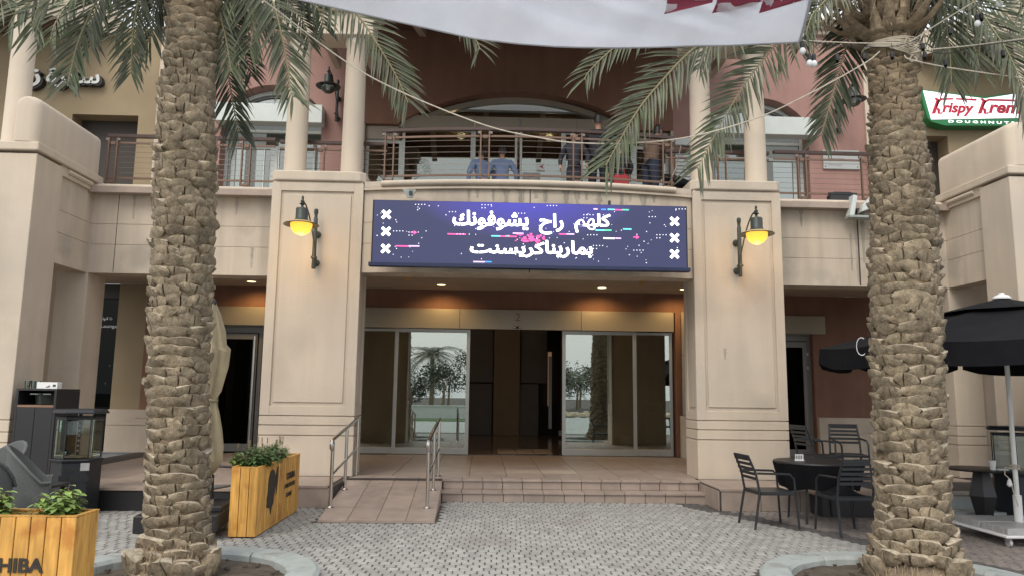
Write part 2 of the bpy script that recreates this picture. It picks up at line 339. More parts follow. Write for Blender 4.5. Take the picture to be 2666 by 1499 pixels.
# cut the step recess by building the platform front from separate pieces
plat.data.clear_geometry()
mb = MB(); mb.box(-7.25, -2.75, 10.77, 12.0, -.1, .286); mb.box(2.66, 7.25, 10.77, 12.0, -.1, .286); mb.box(-2.75, 2.66, 11.76, 12.0, -.1, .286); mb.box(-7.9, 9.2, 12.0, 25.9, -.1, .286)
plat.data = mb.mesh('entrance_platform', 'grout')
def spec(x, y):
    if -1.1 < x < -.7 and 12.4 < y < 15.2: return 'stonedk'
    if 1.4 < x < 1.8 and 12.4 < y < 15.2: return 'stonedk'
    if -.15 < x < .75 and 12.75 < y < 13.3: return 'stonelt'
tiles(plat, -2.7, 2.7, 12.06, 16.16, .6, .6, .30, 'stone', special=spec)
tiles(plat, -1.3, 2.66, 11.72, 12.06, .30, .34, .302, 'stone', h=.03)
for q0, q1 in ((-4.2, -2.7), (2.7, 4.2)): tiles(plat, q0, q1, 12.64, 16.1, .6, .6, .30, 'stone')
tiles(plat, 2.66, 4.9, 10.74, 11.9, .6, .58, .302, 'stone', h=.03); tiles(plat, -4.8, -2.82, 10.74, 11.9, .6, .58, .302, 'stone', h=.03)
tiles(plat, -7.2, -4.2, 12.0, 16.1, .6, .6, .30, 'stone'); tiles(plat, 4.2, 7.2, 12.0, 16.1, .6, .6, .30, 'stone'); tiles(plat, -7.2, -4.8, 10.75, 11.98, .6, .6, .30, 'stone')
def riser(parent, x0, x1, y, z0, z1, w=.3, name='riser_tile', t=.012):
    n = max(1, round((x1-x0)/w)); w = (x1-x0)/n; me = MB().box(-w/2+.005, w/2-.005, -t, 0, z0, z1).mesh(name, 'stone', bevel=.002)
    for i in range(n): inst(name, me, parent, Matrix.Translation((x0+(i+.5)*w, y+random.uniform(-.001, .001), 0)))
riser(plat, -1.28, 2.64, 11.76, .153, .272)
riser(plat, 2.68, 7.2, 10.77, .0, .27, .6); riser(plat, -7.2, -2.8, 10.77, 0, .27, .6)
steps = B('entrance_steps', 'grout', None, (-1.3, 2.66, 11.47, 11.76, -.1, .138)); tag(steps, 'two shallow pink stone steps between the ramp and the right pillar', None, None, 'structure')
tiles(steps, -1.3, 2.66, 11.43, 11.745, .305, .32, .152, 'stone', h=.03, name='tread_tile')
riser(steps, -1.28, 2.66, 11.47, .0, .122, .305)
for s in (-1, 1):   # side cheeks toward the steps
    x = -2.78 if s < 0 else 2.655
    me = MB().box(-.006, .006, 0, .36, .0, .27).mesh('cheek_tile', 'stone')
    for k in range(3): inst('cheek_tile', me, plat, Matrix.Translation((x, 10.78+k*.37, 0)))
ramp = MB().hexa([(-2.72, 9.66, -.02), (-1.27, 9.66, -.02), (-1.3, 12.05, -.02), (-2.75, 12.05, -.02)], [(-2.72, 9.66, .0), (-1.27, 9.66, .0), (-1.3, 12.05, .29), (-2.75, 12.05, .29)]).build('ramp', 'stone'); tag(ramp, 'pink tiled wheelchair ramp between two steel handrails', None, None, 'structure')
sl = math.atan2(.29, 2.39); me = MB().box(-.1775, .1775, -.293, .293, -.003, .009).mesh('tile', 'stone', bevel=.002)
for i in range(4):
    for j in range(4):
        inst('tile', me, ramp, Matrix.Translation((-2.725+.182+i*.3635-.007*j, 9.675+.298+j*.596, .005+(.298+j*.596)*math.tan(sl))) @ Matrix.Rotation(sl, 4, 'X'))
for sx, yb, lab in ((-1, 10.4, 'left black skirted edge of the terrace behind the planter'), (1, 10.3, 'right black skirted edge of the terrace behind the chairs')):
    x0, x1 = (-7.2, -3.7) if sx < 0 else (3.9, 5.15)
    t = thing('terrace_deck', lab, 'deck', ((x0+x1)/2, yb, 0), group='black skirted terrace decks')
    B('deck_top', 'stone', t, (x0, x1, yb-.02, 10.73, .265, .297)); B('skirt', 'black', t, (x0+.02, x1-.02, yb, 10.7, 0, .263))
st = thing('terrace_steps', 'grey stone terrace steps behind the round table and white umbrella pole', 'steps', (6.4, 10, 0))
B('step', 'kerb', st, (5.17, 9, 9.8, 10.72, 0, .15)); B('step', 'kerb', st, (5.17, 9, 10.12, 10.72, .15, .285)); B('landing', 'greyframe', st, (5.17, 9, 10.3, 10.73, .285, .305))
# ------------------------------------------------------------------ the building
bd = thing('shopping_centre', 'two storey shopping centre entrance with cream pillars, rose stucco walls and balconies', 'building', (0, 14, 0))
def P(name, mats, *bx, **k): return B(name, mats, bd, *bx, **k)
def arch_strips(mb, x0, x1, zs, za, zt, y0, y1, n=18, f=0):
    """wall above a segmental arch springing at zs with apex za, up to zt"""
    hw, cx = (x1-x0)/2, (x0+x1)/2; h = za-zs; R = (hw*hw+h*h)/(2*h)
    fz = lambda x: za-R+math.sqrt(max(0, R*R-(x-cx)**2))
    for i in range(n):
        a, b = x0+(x1-x0)*i/n, x0+(x1-x0)*(i+1)/n
        mb.prism([(a, fz(a)), (b, fz(b)), (b, zt), (a, zt)], 'y', y0, y1)
def arch_band(x0, x1, zs, za, w, y0, y1, n=20):
    hw, cx = (x1-x0)/2, (x0+x1)/2; h = za-zs; R = (hw*hw+h*h)/(2*h); mb = MB()
    fz = lambda x, r: za-R+math.sqrt(max(0, r*r-(x-cx)**2))
    for i in range(n):
        a, b = x0+(x1-x0)*i/n, x0+(x1-x0)*(i+1)/n
        mb.prism([(a, fz(a, R)-w), (b, fz(b, R)-w), (b, fz(b, R)), (a, fz(a, R))], 'y', y0, y1)
    return mb
Y0, Y1 = YW, YW+.45; TOP = 9.9
for side in (-1, 1):
    S = (lambda a, b: (a, b)) if side > 0 else (lambda a, b: (-b, -a))
    nm = 'left' if side < 0 else 'right'
    mb = MB()   # brown wall of the porch
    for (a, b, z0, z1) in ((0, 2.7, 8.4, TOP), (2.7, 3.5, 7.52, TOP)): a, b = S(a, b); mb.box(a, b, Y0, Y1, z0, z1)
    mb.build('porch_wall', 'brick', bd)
    mb = MB()   # upper wall
    for (a, b, z0, z1) in ((3.5, 4.4, ZF, TOP), (6.6, 8.0, ZF, TOP)): a, b = S(a, b); mb.box(a, b, Y0, Y1, z0, z1)
    a, b = S(4.4, 6.6); arch_strips(mb, a, b, 7.75, 8.36, TOP, Y0, Y1)
    a, b = S(2.7, 3.5); mb.build('upper_wall', 'pink', bd)
    mb = MB()   # lower wall
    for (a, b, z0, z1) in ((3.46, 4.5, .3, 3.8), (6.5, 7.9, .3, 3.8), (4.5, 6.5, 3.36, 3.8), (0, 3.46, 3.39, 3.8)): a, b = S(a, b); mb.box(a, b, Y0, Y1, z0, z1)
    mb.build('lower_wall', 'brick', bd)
    # wainscot of three courses, grooves between
    for (a, b) in ((3.53, 4.5), (6.52, 7.9)):
        a, b = S(a, b)
        P('wainscot', 'cream', (a, b, Y0-.12, Y0-.001, .3, .84), (a, b, Y0-.12, Y0-.001, .853, .985), (a, b, Y0-.12, Y0-.001, .998, 1.165), (a+.01, b-.01, Y0-.1, Y0-.001, .8, 1.1))
    # tan shop fronts
    mb = MB()
    for (a, b, z0, z1) in ((8.0, 8.42, ZF, 9.6), (8.42, 9.85, 7.56, 9.6), (9.85, 14, ZF, 9.6)): a, b = S(a, b); mb.box(a, b, Y0, Y1, z0, z1)
    mb.build('shop_wall', 'tan', bd)
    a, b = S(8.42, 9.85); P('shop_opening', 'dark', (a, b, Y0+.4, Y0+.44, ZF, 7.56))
    a, b = S(7.95, 8.0); P('corner_trim', 'cream', (a-.02, b+.02, Y0-.05, Y0-.002, ZF, 9.6))
    a, b = S(7.9, 8.5); P('lower_side_wall', 'tan', (a, b, Y0, Y1, .3, 3.8)); a, b = S(9.15 if side < 0 else 8.5, 14); P('far_side_wall', 'cream', (a, b, Y0, Y1, .3, 4.8)); a, b = S(7.0, 7.3); P('interior_side_wall', 'dark', (a, b, Y1, 25.5, .3, 3.8))
    a, b = S(4.3, 7.0); P('side_room_wall', 'dark', (a, b, Y1+1.6, Y1+1.7, .3, 3.8)); P('side_door_lintel', 'greyframe', (a, b, Y0+.1, Y0+.3, 2.935, 3.5))
    a, b = S(7.9, 8.5); P('wainscot', 'cream', (a, b, Y0-.12, Y0-.001, .3, .84), (a, b, Y0-.12, Y0-.001, .853, 1.165), (a, b, Y0-.1, Y0-.001, .8, .9))
    # cornice on the high wall
    a, b = S(4.2, 8.1)
    P('cornice', 'cream', (a, b, Y0-.10, Y1, TOP, TOP+.10), (a, b, Y0-.2, Y1+.1, TOP+.10, TOP+.2), (a-.03, b+.03, Y0-.3, Y1+.1, TOP+.2, TOP+.3), bevel=.01)
    # balcony floor and ceilings
    a, b = S(2.7, 7.28); P('ceiling', 'soffit', (a, b, 12.65, YW-.001, 3.8, 3.9)); P('balcony_floor', 'stone', (a, b, 12.3, YW-.001, 4.8, ZF))
    a, b = S(7.3, 9.2); P('ceiling', 'soffit', (a, b, 12.52, YW-.001, 3.8, 3.9)); P('balcony_floor', 'stone', (a, b, 12.52, YW-.001, 4.8, ZF))
    # wing beam with two grooves and roll moulding
    def beamset(name, x0, x1, y0, y1, mt='cream_dirty', j=None):
        t = .012
        return P(name, mt, (x0, x1, y0, y1, 3.482, 3.955), (x0+t, x1-t, y0+t, y1-t, 3.955, 3.963), (x0, x1, y0, y1, 3.963, 4.303), (x0+t, x1-t, y0+t, y1-t, 4.303, 4.311), (x0, x1, y0, y1, 4.311, 4.83))
    a, b = S(4.17, 7.28)
    beamset('wing_beam', a, b, 12.5, 12.9)
    P('wing_moulding', 'cream', (a, b, 12.46, 12.9, 4.831, 4.862), (a, b, 12.475, 12.9, 4.862, 4.885), (a, b, 12.47, 12.9, 4.885, 4.984))
    MB().tube([(a+.02, 12.465, 4.935), (b-.02, 12.465, 4.935)], .046, 14).build('roll_moulding', 'cream', bd, smooth=True)
    if side < 0: P('beam_joint', 'grout', (-6.86, -6.85, 12.4975, 12.6, 3.5, 4.82))
    else: P('beam_joint', 'grout', (5.72, 5.745, 12.4975, 12.6, 3.5, 4.82))
    # side beam (inner face of the pavilion)
    a, b = S(7.28, 7.6)
    beamset('side_beam', a, b, 11.45, 12.5)
    mb = MB(); ax = 7.28*side
    mb.box(min(ax-.04*side, ax+.3*side), max(ax-.04*side, ax+.3*side), 11.42, 12.46, 4.831, 4.985); mb.build('side_moulding', 'cream', bd, bevel=.006)
    MB().tube([(ax-.045*side, 11.6, 4.93), (ax-.045*side, 12.28, 4.93)], .04, 12).build('moulding_roll', 'cream', bd, smooth=True)
    # front pier with cap
    a, b = S(7.22, 9.6)
    P('pier', 'cream', (a, b, 10.76, 11.45, 0, .83), (a+.012, b-.012, 10.772, 11.44, .83, .845), (a, b, 10.76, 11.45, .845, .975), (a+.012, b-.012, 10.772, 11.44, .975, .99), (a, b, 10.76, 11.45, .99, 1.14), (a+.012, b-.012, 10.772, 11.44, 1.14, 1.155), (a, b, 10.76, 11.45, 1.155, 4.95), bevel=.006)
    a, b = S(7.19, 9.6); P('pier_cap', 'cream', (a, b, 10.72, 12.62, 4.987, 5.12), bevel=.02, seg=2)
    # rounded parapet
    x0, x1 = S(7.24, 7.62); n = 8; prof = [(x0, 5.121), (x1, 5.121)]+[((x0+x1)/2+(x1-x0)/2*math.cos(PI*k/n), 5.70+.13*math.sin(PI*k/n)) for k in range(n+1)]
    P0 = MB().prism(prof, 'y', 10.86, 12.5)
    for k in range(8):   # rounded near end
        a0 = PI/2*k/8; a1 = PI/2*(k+1)/8; cyy = 10.86
        sc0, sc1 = math.cos(a0), math.cos(a1); xm = (x0+x1)/2
        f = lambda p, s_, a_: (xm+(p[0]-xm)*(.35+.65*s_), cyy-.14*math.sin(a_), p[1]-(.06*(1-s_) if p[1] > 5.3 else 0))
        m0 = [f(p, sc0, a0) for p in prof]; m1 = [f(p, sc1, a1) for p in prof]; q = len(prof)
        P0.add(m0+m1, [(i, (i+1) % q, q+(i+1) % q, q+i) for i in range(q)]+([tuple(range(q, 2*q))] if k == 7 else []))
    P0.build('parapet', 'cream', bd, smooth=True)
    # inner corner pier under the side beam
    a, b = S(7.262, 7.76)
    P('corner_pier', 'cream', (a, b, 12.505, 13.1, .3, .83), (a+.01, b-.01, 12.515, 13.09, .83, .845), (a, b, 12.505, 13.1, .845, .975), (a+.01, b-.01, 12.515, 13.09, .975, .99), (a, b, 12.505, 13.1, .99, 1.14), (a+.01, b-.01, 12.515, 13.09, 1.14, 1.155), (a, b, 12.505, 13.1, 1.155, 3.798), bevel=.005)
    a, b = S(7.76, 9.4); P('recess_wall', 'cream', (a, b, 12.62, 13.0, .3, .83), (a, b, 12.635, 12.99, .83, .845), (a, b, 12.62, 13.0, .845, 1.14), (a, b, 12.635, 12.99, 1.14, 1.155), (a, b, 12.62, 13.0, 1.155, 3.798))
    # pavilion column and roof
    MB().lathe([(.18, 5.12), (.18, 5.2), (.165, 5.22), (.155, 8.9), (.17, 8.93), (.19, 9.0), (.19, 9.1)], 28, (7.80*side if side < 0 else 7.93, 11.12, 0)).build('pavilion_column', 'cream', bd, smooth=True)
    pts = [(8.95, 16.15), (10.65, 14.6), (15, 14.6), (15, 16.15)]; pts = [(x*side, y) for x, y in pts]
    MB().prism(pts, 'z', 9.37, 9.95).build('pavilion_fascia', 'cream', bd)
    pts2 = [(9.05, 16.1), (10.68, 14.65), (14.9, 14.65), (14.9, 16.1)]; a, b = S(7.2, 10.5); P('pavilion_canopy', 'cream', (a, b, 10.4, 12.0, 9.1, 9.5)); MB().prism([(x*side, y) for x, y in pts2], 'z', 9.33, 9.367).build('pavilion_soffit', 'brown', bd)
    # pillars with sunk panels
    x0, x1 = S(2.70, 4.17); fy = 11.95; by = 12.62
    segs = [(.3, .905), (.92, 1.06), (1.075, 1.205), (1.22, 4.94)]
    mb = MB(); mb.box(x0+.03, x1-.03, fy+.03, by-.01, .3, 4.939)
    for z0, z1 in segs[:3]: mb.box(x0, x1, fy, by+.01, z0, z1)
    z0, z1 = segs[3]; pa, pb, pz0, pz1 = x0+.15, x1-.15, 1.36, 4.80
    for bx in ((x0, pa, fy, fy+.03, z0, z1), (pb, x1, fy, fy+.03, z0, z1), (pa, pb, fy, fy+.03, z0, pz0), (pa, pb, fy, fy+.03, pz1, z1)): mb.box(*bx)
    mb.build('pillar', 'cream', bd, bevel=.004)
    e = .035; B('sunk_panel', 'cream', bd, (pa+.045, pb-.045, fy+.012, fy+.03, pz0+.06, pz1-.06), bevel=.004)
    for s2 in (-1, 1):
        xs = x1-.03 if s2 > 0 else x0; q0, q1 = fy+.12, by-.12
        P('side_frame', 'cream', (xs, xs+.03, fy+.03, q0, z0, z1), (xs, xs+.03, q1, by, z0, z1), (xs, xs+.03, q0, q1, z0, pz0), (xs, xs+.03, q0, q1, pz1, z1), bevel=.003)
        P('side_sunk_panel', 'cream', (xs+.006 if s2 > 0 else xs+.012, xs+.018 if s2 > 0 else xs+.024, q0+.04, q1-.04, pz0+.06, pz1-.06), bevel=.003)
    P('pillar_neck', 'cream', (x0+.02, x1-.02, fy+.02, by, 4.94, 4.965))
    c = .09; cap = [(x0-.03+c, fy-.03), (x1+.03-c, fy-.03), (x1+.03, fy-.03+c), (x1+.03, by+.2), (x0-.03, by+.2), (x0-.03, fy-.03+c)]
    MB().prism(cap, 'z', 4.965, 5.135).build('pillar_cap', 'cream', bd, bevel=.022, seg=2)
    # twin columns and entablature
    for cxx in ((2.99, 3.94)):
        MB().lathe([(.21, 5.136), (.21, 5.16), (.19, 5.18), (.185, 5.2), (.17, 7.45), (.185, 7.47), (.20, 7.53), (.20, 7.6)], 32, (cxx*side, 12.4, 0)).build('column', 'cream', bd, smooth=True)
    a, b = S(2.68, 4.22); P('entablature', 'cream', (a, b, 12.14, 12.68, 7.6, 8.0), (a-.05, b+.05, 12.06, 12.76, 8.0, 8.12), (a-.09, b+.09, 12.0, 12.82, 8.12, 8.24), bevel=.01)
    for bxx in (2.9, 3.55): P('bracket', 'soffit', (bxx*side-.06, bxx*side+.06, 12.68, 13.6, 7.62, 7.8), bevel=.01)
    # upper arched window
    cxw = 5.5*side
    w = P('arched_window_frame', 'white_panel', (cxw-1.1, cxw-1.03, Y0+.34, Y0+.42, ZF, 7.75), (cxw+1.03, cxw+1.1, Y0+.34, Y0+.42, ZF, 7.75), (cxw-1.03, cxw+1.03, Y0+.34, Y0+.42, 6.98, 7.05), (cxw-1.03, cxw+1.03, Y0+.34, Y0+.42, 7.36, 7.42), (cxw-.08, cxw+.08, Y0+.32, Y0+.42, ZF, 6.98), (cxw-.95, cxw-.87, Y0+.36, Y0+.42, ZF, 6.98), (cxw+.87, cxw+.95, Y0+.36, Y0+.42, ZF, 6.98))
    arch_band(cxw-1.1, cxw+1.1, 7.75, 8.34, .09, Y0+.32, Y0+.42).build('arch_trim', 'white_panel', bd)
    arch_band(cxw-1.02, cxw+1.02, 7.72, 8.22, .03, Y0+.34, Y0+.42).build('arch_trim', 'greyframe', bd)
    P('arched_window_pane', 'bglass', (cxw-1.08, cxw+1.08, Y0+.39, Y0+.395, ZF, 8.3))
    for hx in (-.16, .16): MB().tube([(cxw+hx, Y0+.15, ZF+.1), (cxw+hx, Y0+.15, 6.9)], .02, 10).build('door_pull', 'steel', bd, smooth=True)
    P('window_box', 'white_panel', (cxw-1.17, cxw+1.17, Y0-.32, Y0-.002, 7.385, 7.80), bevel=.008)
    # lower side door and its box
    P('side_door_frame', 'greyframe', (cxw-1.0, cxw-.92, Y0+.14, Y0+.24, .3, 2.93), (cxw+.92, cxw+1.0, Y0+.14, Y0+.24, .3, 2.93), (cxw-.92, cxw+.92, Y0+.14, Y0+.24, 2.82, 2.93), (cxw-.04, cxw+.04, Y0+.14, Y0+.24, .3, 2.82))
    for hx in (-1, 1):
        lf = P('side_door_leaf', 'greyframe', (cxw+hx*.48-.42, cxw+hx*.48-.33, Y0+.1, Y0+.16, .32, 2.8), (cxw+hx*.48+.33, cxw+hx*.48+.42, Y0+.1, Y0+.16, .32, 2.8), (cxw+hx*.48-.33, cxw+hx*.48+.33, Y0+.1, Y0+.16, .32, .48), (cxw+hx*.48-.33, cxw+hx*.48+.33, Y0+.1, Y0+.16, 2.68, 2.8))
        B('pane', 'darkglass', lf, (cxw+hx*.48-.33, cxw+hx*.48+.33, Y0+.125, Y0+.13, .48, 2.68))
        MB().tube([(cxw+hx*.10, Y0+.05, .5), (cxw+hx*.10, Y0+.05, 2.75)], .022, 10).build('door_pull', 'steel', lf, smooth=True)
        for hz in (.7, 2.2, 2.5): B('hinge', 'alu', lf, (cxw+hx*.9-.02, cxw+hx*.9+.02, Y0+.06, Y0+.1, hz, hz+.07))
    P('side_door_surround', 'panel', (cxw-1.25, cxw+1.27, Y0-.06, Y0-.002, 2.965, 3.36), bevel=.004)
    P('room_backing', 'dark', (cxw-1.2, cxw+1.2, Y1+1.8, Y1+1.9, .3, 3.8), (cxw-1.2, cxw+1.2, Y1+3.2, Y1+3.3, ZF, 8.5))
# centre arch infill
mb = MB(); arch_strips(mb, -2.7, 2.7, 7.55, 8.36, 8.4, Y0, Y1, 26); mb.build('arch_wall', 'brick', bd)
arch_band(-2.75, 2.75, 7.50, 8.30, .12, Y0+.22, Y0+.34, 30).build('arch_trim', 'panel', bd)
P('arch_transom', 'greyframe', (-3.5, 3.5, Y0+.3, Y0+.36, 7.79, 7.84), (-2.4, 2.4, Y0+.3, Y0+.36, 7.98, 8.02)); P('arch_pane', 'bglass', (-2.7, 2.7, Y0+.33, Y0+.335, 7.84, 8.25))
# centre bowed beam
def bow(x, d=.30): return 12.0-d*(1-(x/2.7)**2)
def bowed(name, mt, z0, z1, dy=0, th=.35, n=24, inset=0):
    mb = MB()
    for i in range(n):
        a, b = -2.69+5.38*i/n, -2.69+5.38*(i+1)/n
        mb.prism([(a, bow(a)+dy), (b, bow(b)+dy), (b, 12.0+th), (a, 12.0+th)], 'z', z0, z1)
    return mb.build(name, mt, bd, smooth=False)
bowed('centre_beam', 'cream_dirty', 3.485, 3.955); bowed('centre_beam_groove', 'cream_dirty', 3.955, 3.963, .012); bowed('centre_beam', 'cream_dirty', 3.963, 4.303); bowed('centre_beam_groove', 'cream_dirty', 4.303, 4.311, .012); bowed('centre_beam', 'cream_dirty', 4.311, 4.83)
bowed('centre_moulding', 'cream_dirty', 4.83, 4.86, -.05); bowed('centre_moulding', 'cream_dirty', 4.86, 4.885, -.025); bowed('centre_moulding', 'cream_dirty', 4.885, 4.975, -.03)
MB().tube([(x/10, bow(x/10)-.04, 4.932) for x in range(-24, 25, 2)], .05, 14).build('centre_roll', 'cream', bd, smooth=True)
P('beam_joint', 'grout', (-.008, .008, bow(0)-.002, 11.8, 3.49, 4.83))
P('ceiling', 'soffit', (-2.7, 2.7, 12.3, YW-.001, 3.8, 3.9)); P('balcony_floor', 'stone', (-2.7, 2.7, 12.0, YW-.001, 4.84, ZF))
# portico roof with rafters
MB().prism([(12.0, 8.26), (12.0, 8.55), (16.15, 10.0), (16.15, 9.72)], 'x', -4.5, 4.5).build('portico_roof', 'brown', bd)
for x in (-2.2, -.75, .75, 2.2): MB().prism([(12.05, 8.10), (12.05, 8.258), (16.1, 9.70), (16.1, 9.55)], 'x', x-.07, x+.07).build('rafter', 'soffit', bd)
P('roof_edge', 'cream', (-4.6, 4.6, 11.86, 11.998, 8.27, 8.62), bevel=.01)
# headers with door numbers
hd = P('door_header', 'panel', (-3.5, -1.235, Y0-.05, Y0-.002, 2.965, 3.39), (-1.228, 1.395, Y0-.05, Y0-.002, 2.965, 3.39), (1.402, 3.42, Y0-.05, Y0-.002, 2.965, 3.39), bevel=.003)
text('number', '2', 'stonedk', hd, (.02, Y0-.053, 3.235), .17); B('door_sensor', 'black', hd, (-.07, .09, Y0-.09, Y0-.05, 2.985, 3.03)); B('sensor_lens', 'bulb', hd, (-.06, -.03, Y0-.094, Y0-.09, 2.995, 3.02), (.05, .08, Y0-.094, Y0-.09, 2.995, 3.02))
hd3 = P('upper_door_header', 'panel', (-2.7, -1.0, Y0+.1, Y0+.2, 7.5, 7.78), (-.993, 1.3, Y0+.1, Y0+.2, 7.5, 7.78), (1.307, 2.75, Y0+.1, Y0+.2, 7.5, 7.78), bevel=.003)
text('number', '3', 'greyframe', hd3, (.02, Y0+.097, 7.65), .17); P('opening_reveal', 'panel', (-3.5, -3.44, Y0, Y1, ZF, 7.52)); P('opening_reveal', 'panel', (3.44, 3.5, Y0, Y1, ZF, 7.52)); P('side_light_head', 'panel', (-3.44, -2.7, Y0+.1, Y0+.2, 7.2, 7.5)); P('side_light_head', 'panel', (2.75, 3.44, Y0+.1, Y0+.2, 7.2, 7.5))
# doors: frames, leaves and panes
def leaf(name, x0, x1, y, z0, z1, gl, fr='alu', w=.06, bot=.13):
    f = P(name, fr, (x0, x0+w, y, y+.05, z0, z1), (x1-w, x1, y, y+.05, z0, z1), (x0+w, x1-w, y, y+.05, z0, z0+bot), (x0+w, x1-w, y, y+.05, z1-w, z1), bevel=.003)
    B('pane', gl, f, (x0+w, x1-w, y+.022, y+.028, z0+bot, z1-w)); return f
for s in (-1, 1):
    a, b = sorted((s*1.0, s*2.62)); leaf('sliding_door', a, b, Y0+.06, .31, 2.96, 'doorglass', w=.075)
    a, b = sorted((s*2.56, s*3.42)); leaf('fixed_door_panel', a, b, Y0+.13, .31, 2.96, 'doorglass')
    a, b = sorted((s*.03, s*1.02)); leaf('upper_sliding_door', a, b, Y0+.12, ZF, 7.5, 'bglass', 'white_panel', .05, .1)
    a, b = sorted((s*1.02, s*2.62)); leaf('upper_fixed_panel', a, b, Y0+.18, ZF, 7.5, 'bglass', 'white_panel', .06, .1)
    a, b = sorted((s*2.62, s*3.43)); leaf('upper_fixed_panel', a, b, Y0+.18, ZF, 7.2, 'bglass', 'white_panel', .07, .1)
P('door_threshold', 'steel', (-3.42, 3.42, Y0+.02, Y0+.2, .298, .306))
for px, wd in ((1330, .26), (1380, .0)):
    p = at(px, 0, Y0+.1).x
po = P('window_poster', 'white', (-.24, -.04, Y0+.115, Y0+.118, 6.55, 6.72)); po2 = P('window_poster', 'white', (.42, .6, Y0+.115, Y0+.118, 6.55, 6.72))
for q, x in ((po, -.09), (po2, .52)): MB().prism([(x-.05, 6.64), (x+.04, 6.69), (x+.02, 6.645), (x+.05, 6.6), (x, 6.62)], 'y', Y0+.112, Y0+.1145).build('poster_mark', solid('maroon_ink', (.35, .04, .08)), q)
P('window_poster', 'slab', (.1, .5, Y0+.115, Y0+.118, 5.9, 6.5))
# panel of notices beside the doors
nb = P('notice_panel', 'panel', (3.56, 4.2, Y0-.15, Y0-.121, 1.18, 2.45), (3.56, 4.2, Y0-.15, Y0-.121, 2.46, 3.39), bevel=.002)
mbn = MB(); mbn.prism([(3.83+.1*math.cos(a*PI/12), 2.2+.1*math.sin(a*PI/12)) for a in range(24)], 'y', Y0-.156, Y0-.15); mbn.build('round_notice', 'white', nb)
mbn = MB(); mbn.prism([(3.84+.04*math.cos(a*PI/8), 2.2+.04*math.sin(a*PI/8)) for a in range(16)], 'y', Y0-.159, Y0-.156); mbn.build('notice_symbol', 'red', nb)
for k in range(8): B('notice_strip', 'white' if k in (4, 5, 6) else 'panel', nb, (3.72, 4.1, Y0-.155, Y0-.15, 1.98-k*.075, 1.985-k*.075+(.0 if k > 3 else .02)))
B('call_button', 'white', nb, (3.78, 3.9, Y0-.16, Y0-.15, 1.25, 1.33)); B('card_reader', 'alu', nb, (3.62, 3.85, Y0-.2, Y0-.15, 2.75, 2.87), bevel=.004)
pl = P('wall_plaque', 'alu', (6.9, 7.74, Y0-.04, Y0-.002, 6.70, 7.15), bevel=.003)
for k in range(3): B('plaque_text', 'greyframe', pl, (7.0, 7.45-.06*k, Y0-.043, Y0-.04, 7.09-k*.15, 7.103-k*.15))
for x in (6.95, 7.69):
    for z in (6.76, 7.1): B('screw', 'iron', pl, (x-.012, x+.012, Y0-.046, Y0-.04, z-.012, z+.012))
sh = P('shutter_panel', 'white_panel', *[(3.52, 4.35, Y0-.06, Y0-.002, 5.0+k*.085, 5.07+k*.085) for k in range(24)], (3.52, 4.35, Y0-.08, Y0-.002, 7.17, 7.33), bevel=.004)
# interior
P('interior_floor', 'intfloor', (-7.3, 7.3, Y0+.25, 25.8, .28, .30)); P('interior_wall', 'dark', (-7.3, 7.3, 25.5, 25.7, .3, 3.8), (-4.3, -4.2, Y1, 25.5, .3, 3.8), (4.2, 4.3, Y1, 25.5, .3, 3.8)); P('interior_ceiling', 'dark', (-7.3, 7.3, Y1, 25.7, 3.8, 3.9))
P('interior_tile', 'stonelt', (-.35, .05, Y0+.5, Y0+1.1, .3, .303), (.07, .45, Y0+.5, Y0+1.1, .3, .303), (-.35, .05, Y0+1.15, Y0+1.9, .3, .303), (.07, .45, Y0+1.15, Y0+1.9, .3, .303), (.47, .85, Y0+.5, Y0+1.9, .3, .303))
P('escalator_cladding', 'intgrey', (-1.15, -.42, 23.9, 24.1, .3, 1.9), bevel=.01); P('escalator_cladding', 'intgrey', (-1.22, -.40, 23.8, 24.1, 1.93, 3.8), bevel=.01); P('escalator_cladding', 'intgrey', (.45, 1.05, 23.9, 24.1, .3, 1.9), bevel=.01); P('escalator_cladding', 'intgrey', (.47, 1.3, 23.8, 24.1, 1.93, 3.8), bevel=.01)
P('centre_cladding', 'inttan', (-.385, .435, 23.6, 24.1, .3, 3.8), bevel=.01); P('escalator_side', 'black', (1.62, 2.9, 22.6, 22.7, .55, 3.8)); P('escalator_skirt', 'alu', (1.55, 2.9, 22.5, 22.55, .38, .53)); P('hall_post', 'alu', (1.40, 1.5, 24.3, 24.4, .5, 2.8)); P('shop_light', emit('shop_light_glow', (1, .6, .35), .1), (1.46, 1.58, 25.3, 25.4, 1.2, 3.0))
tiles(bd, -4.1, 4.1, Y0+.35, 25.2, .82, .88, .304, 'intfloor', h=.003, name='hall_tile')
for x in (-3.05, 3.0):
    c_ = MB().lathe([(.42, .3), (.42, 3.8)], 32, (x, 18.9, 0)).build('interior_column', 'inttan', bd, smooth=True); MB().lathe([(.44, .3), (.44, .62), (.42, .62)], 32, (x, 18.9, 0), cap=False).build('steel_base_band', 'steel', c_, smooth=True)
for x, lab in ((-3.55, 'dark litter bin inside the left door panel'), (3.35, 'dark litter bin inside the right door panel')):
    t = thing('litter_bin', lab, 'bin', (x, 17.9, .3), group='litter bins inside the entrance')
    MB().lathe([(.2, 0), (.235, .03), (.235, .85), (.21, .88)], 20).build('body', 'iron', t, local=True, smooth=True); MB().lathe([(.235, .9), (.24, .98), (.2, 1.08), (.12, 1.12), (.001, 1.12)], 20).build('lid', 'iron', t, local=True, smooth=True)
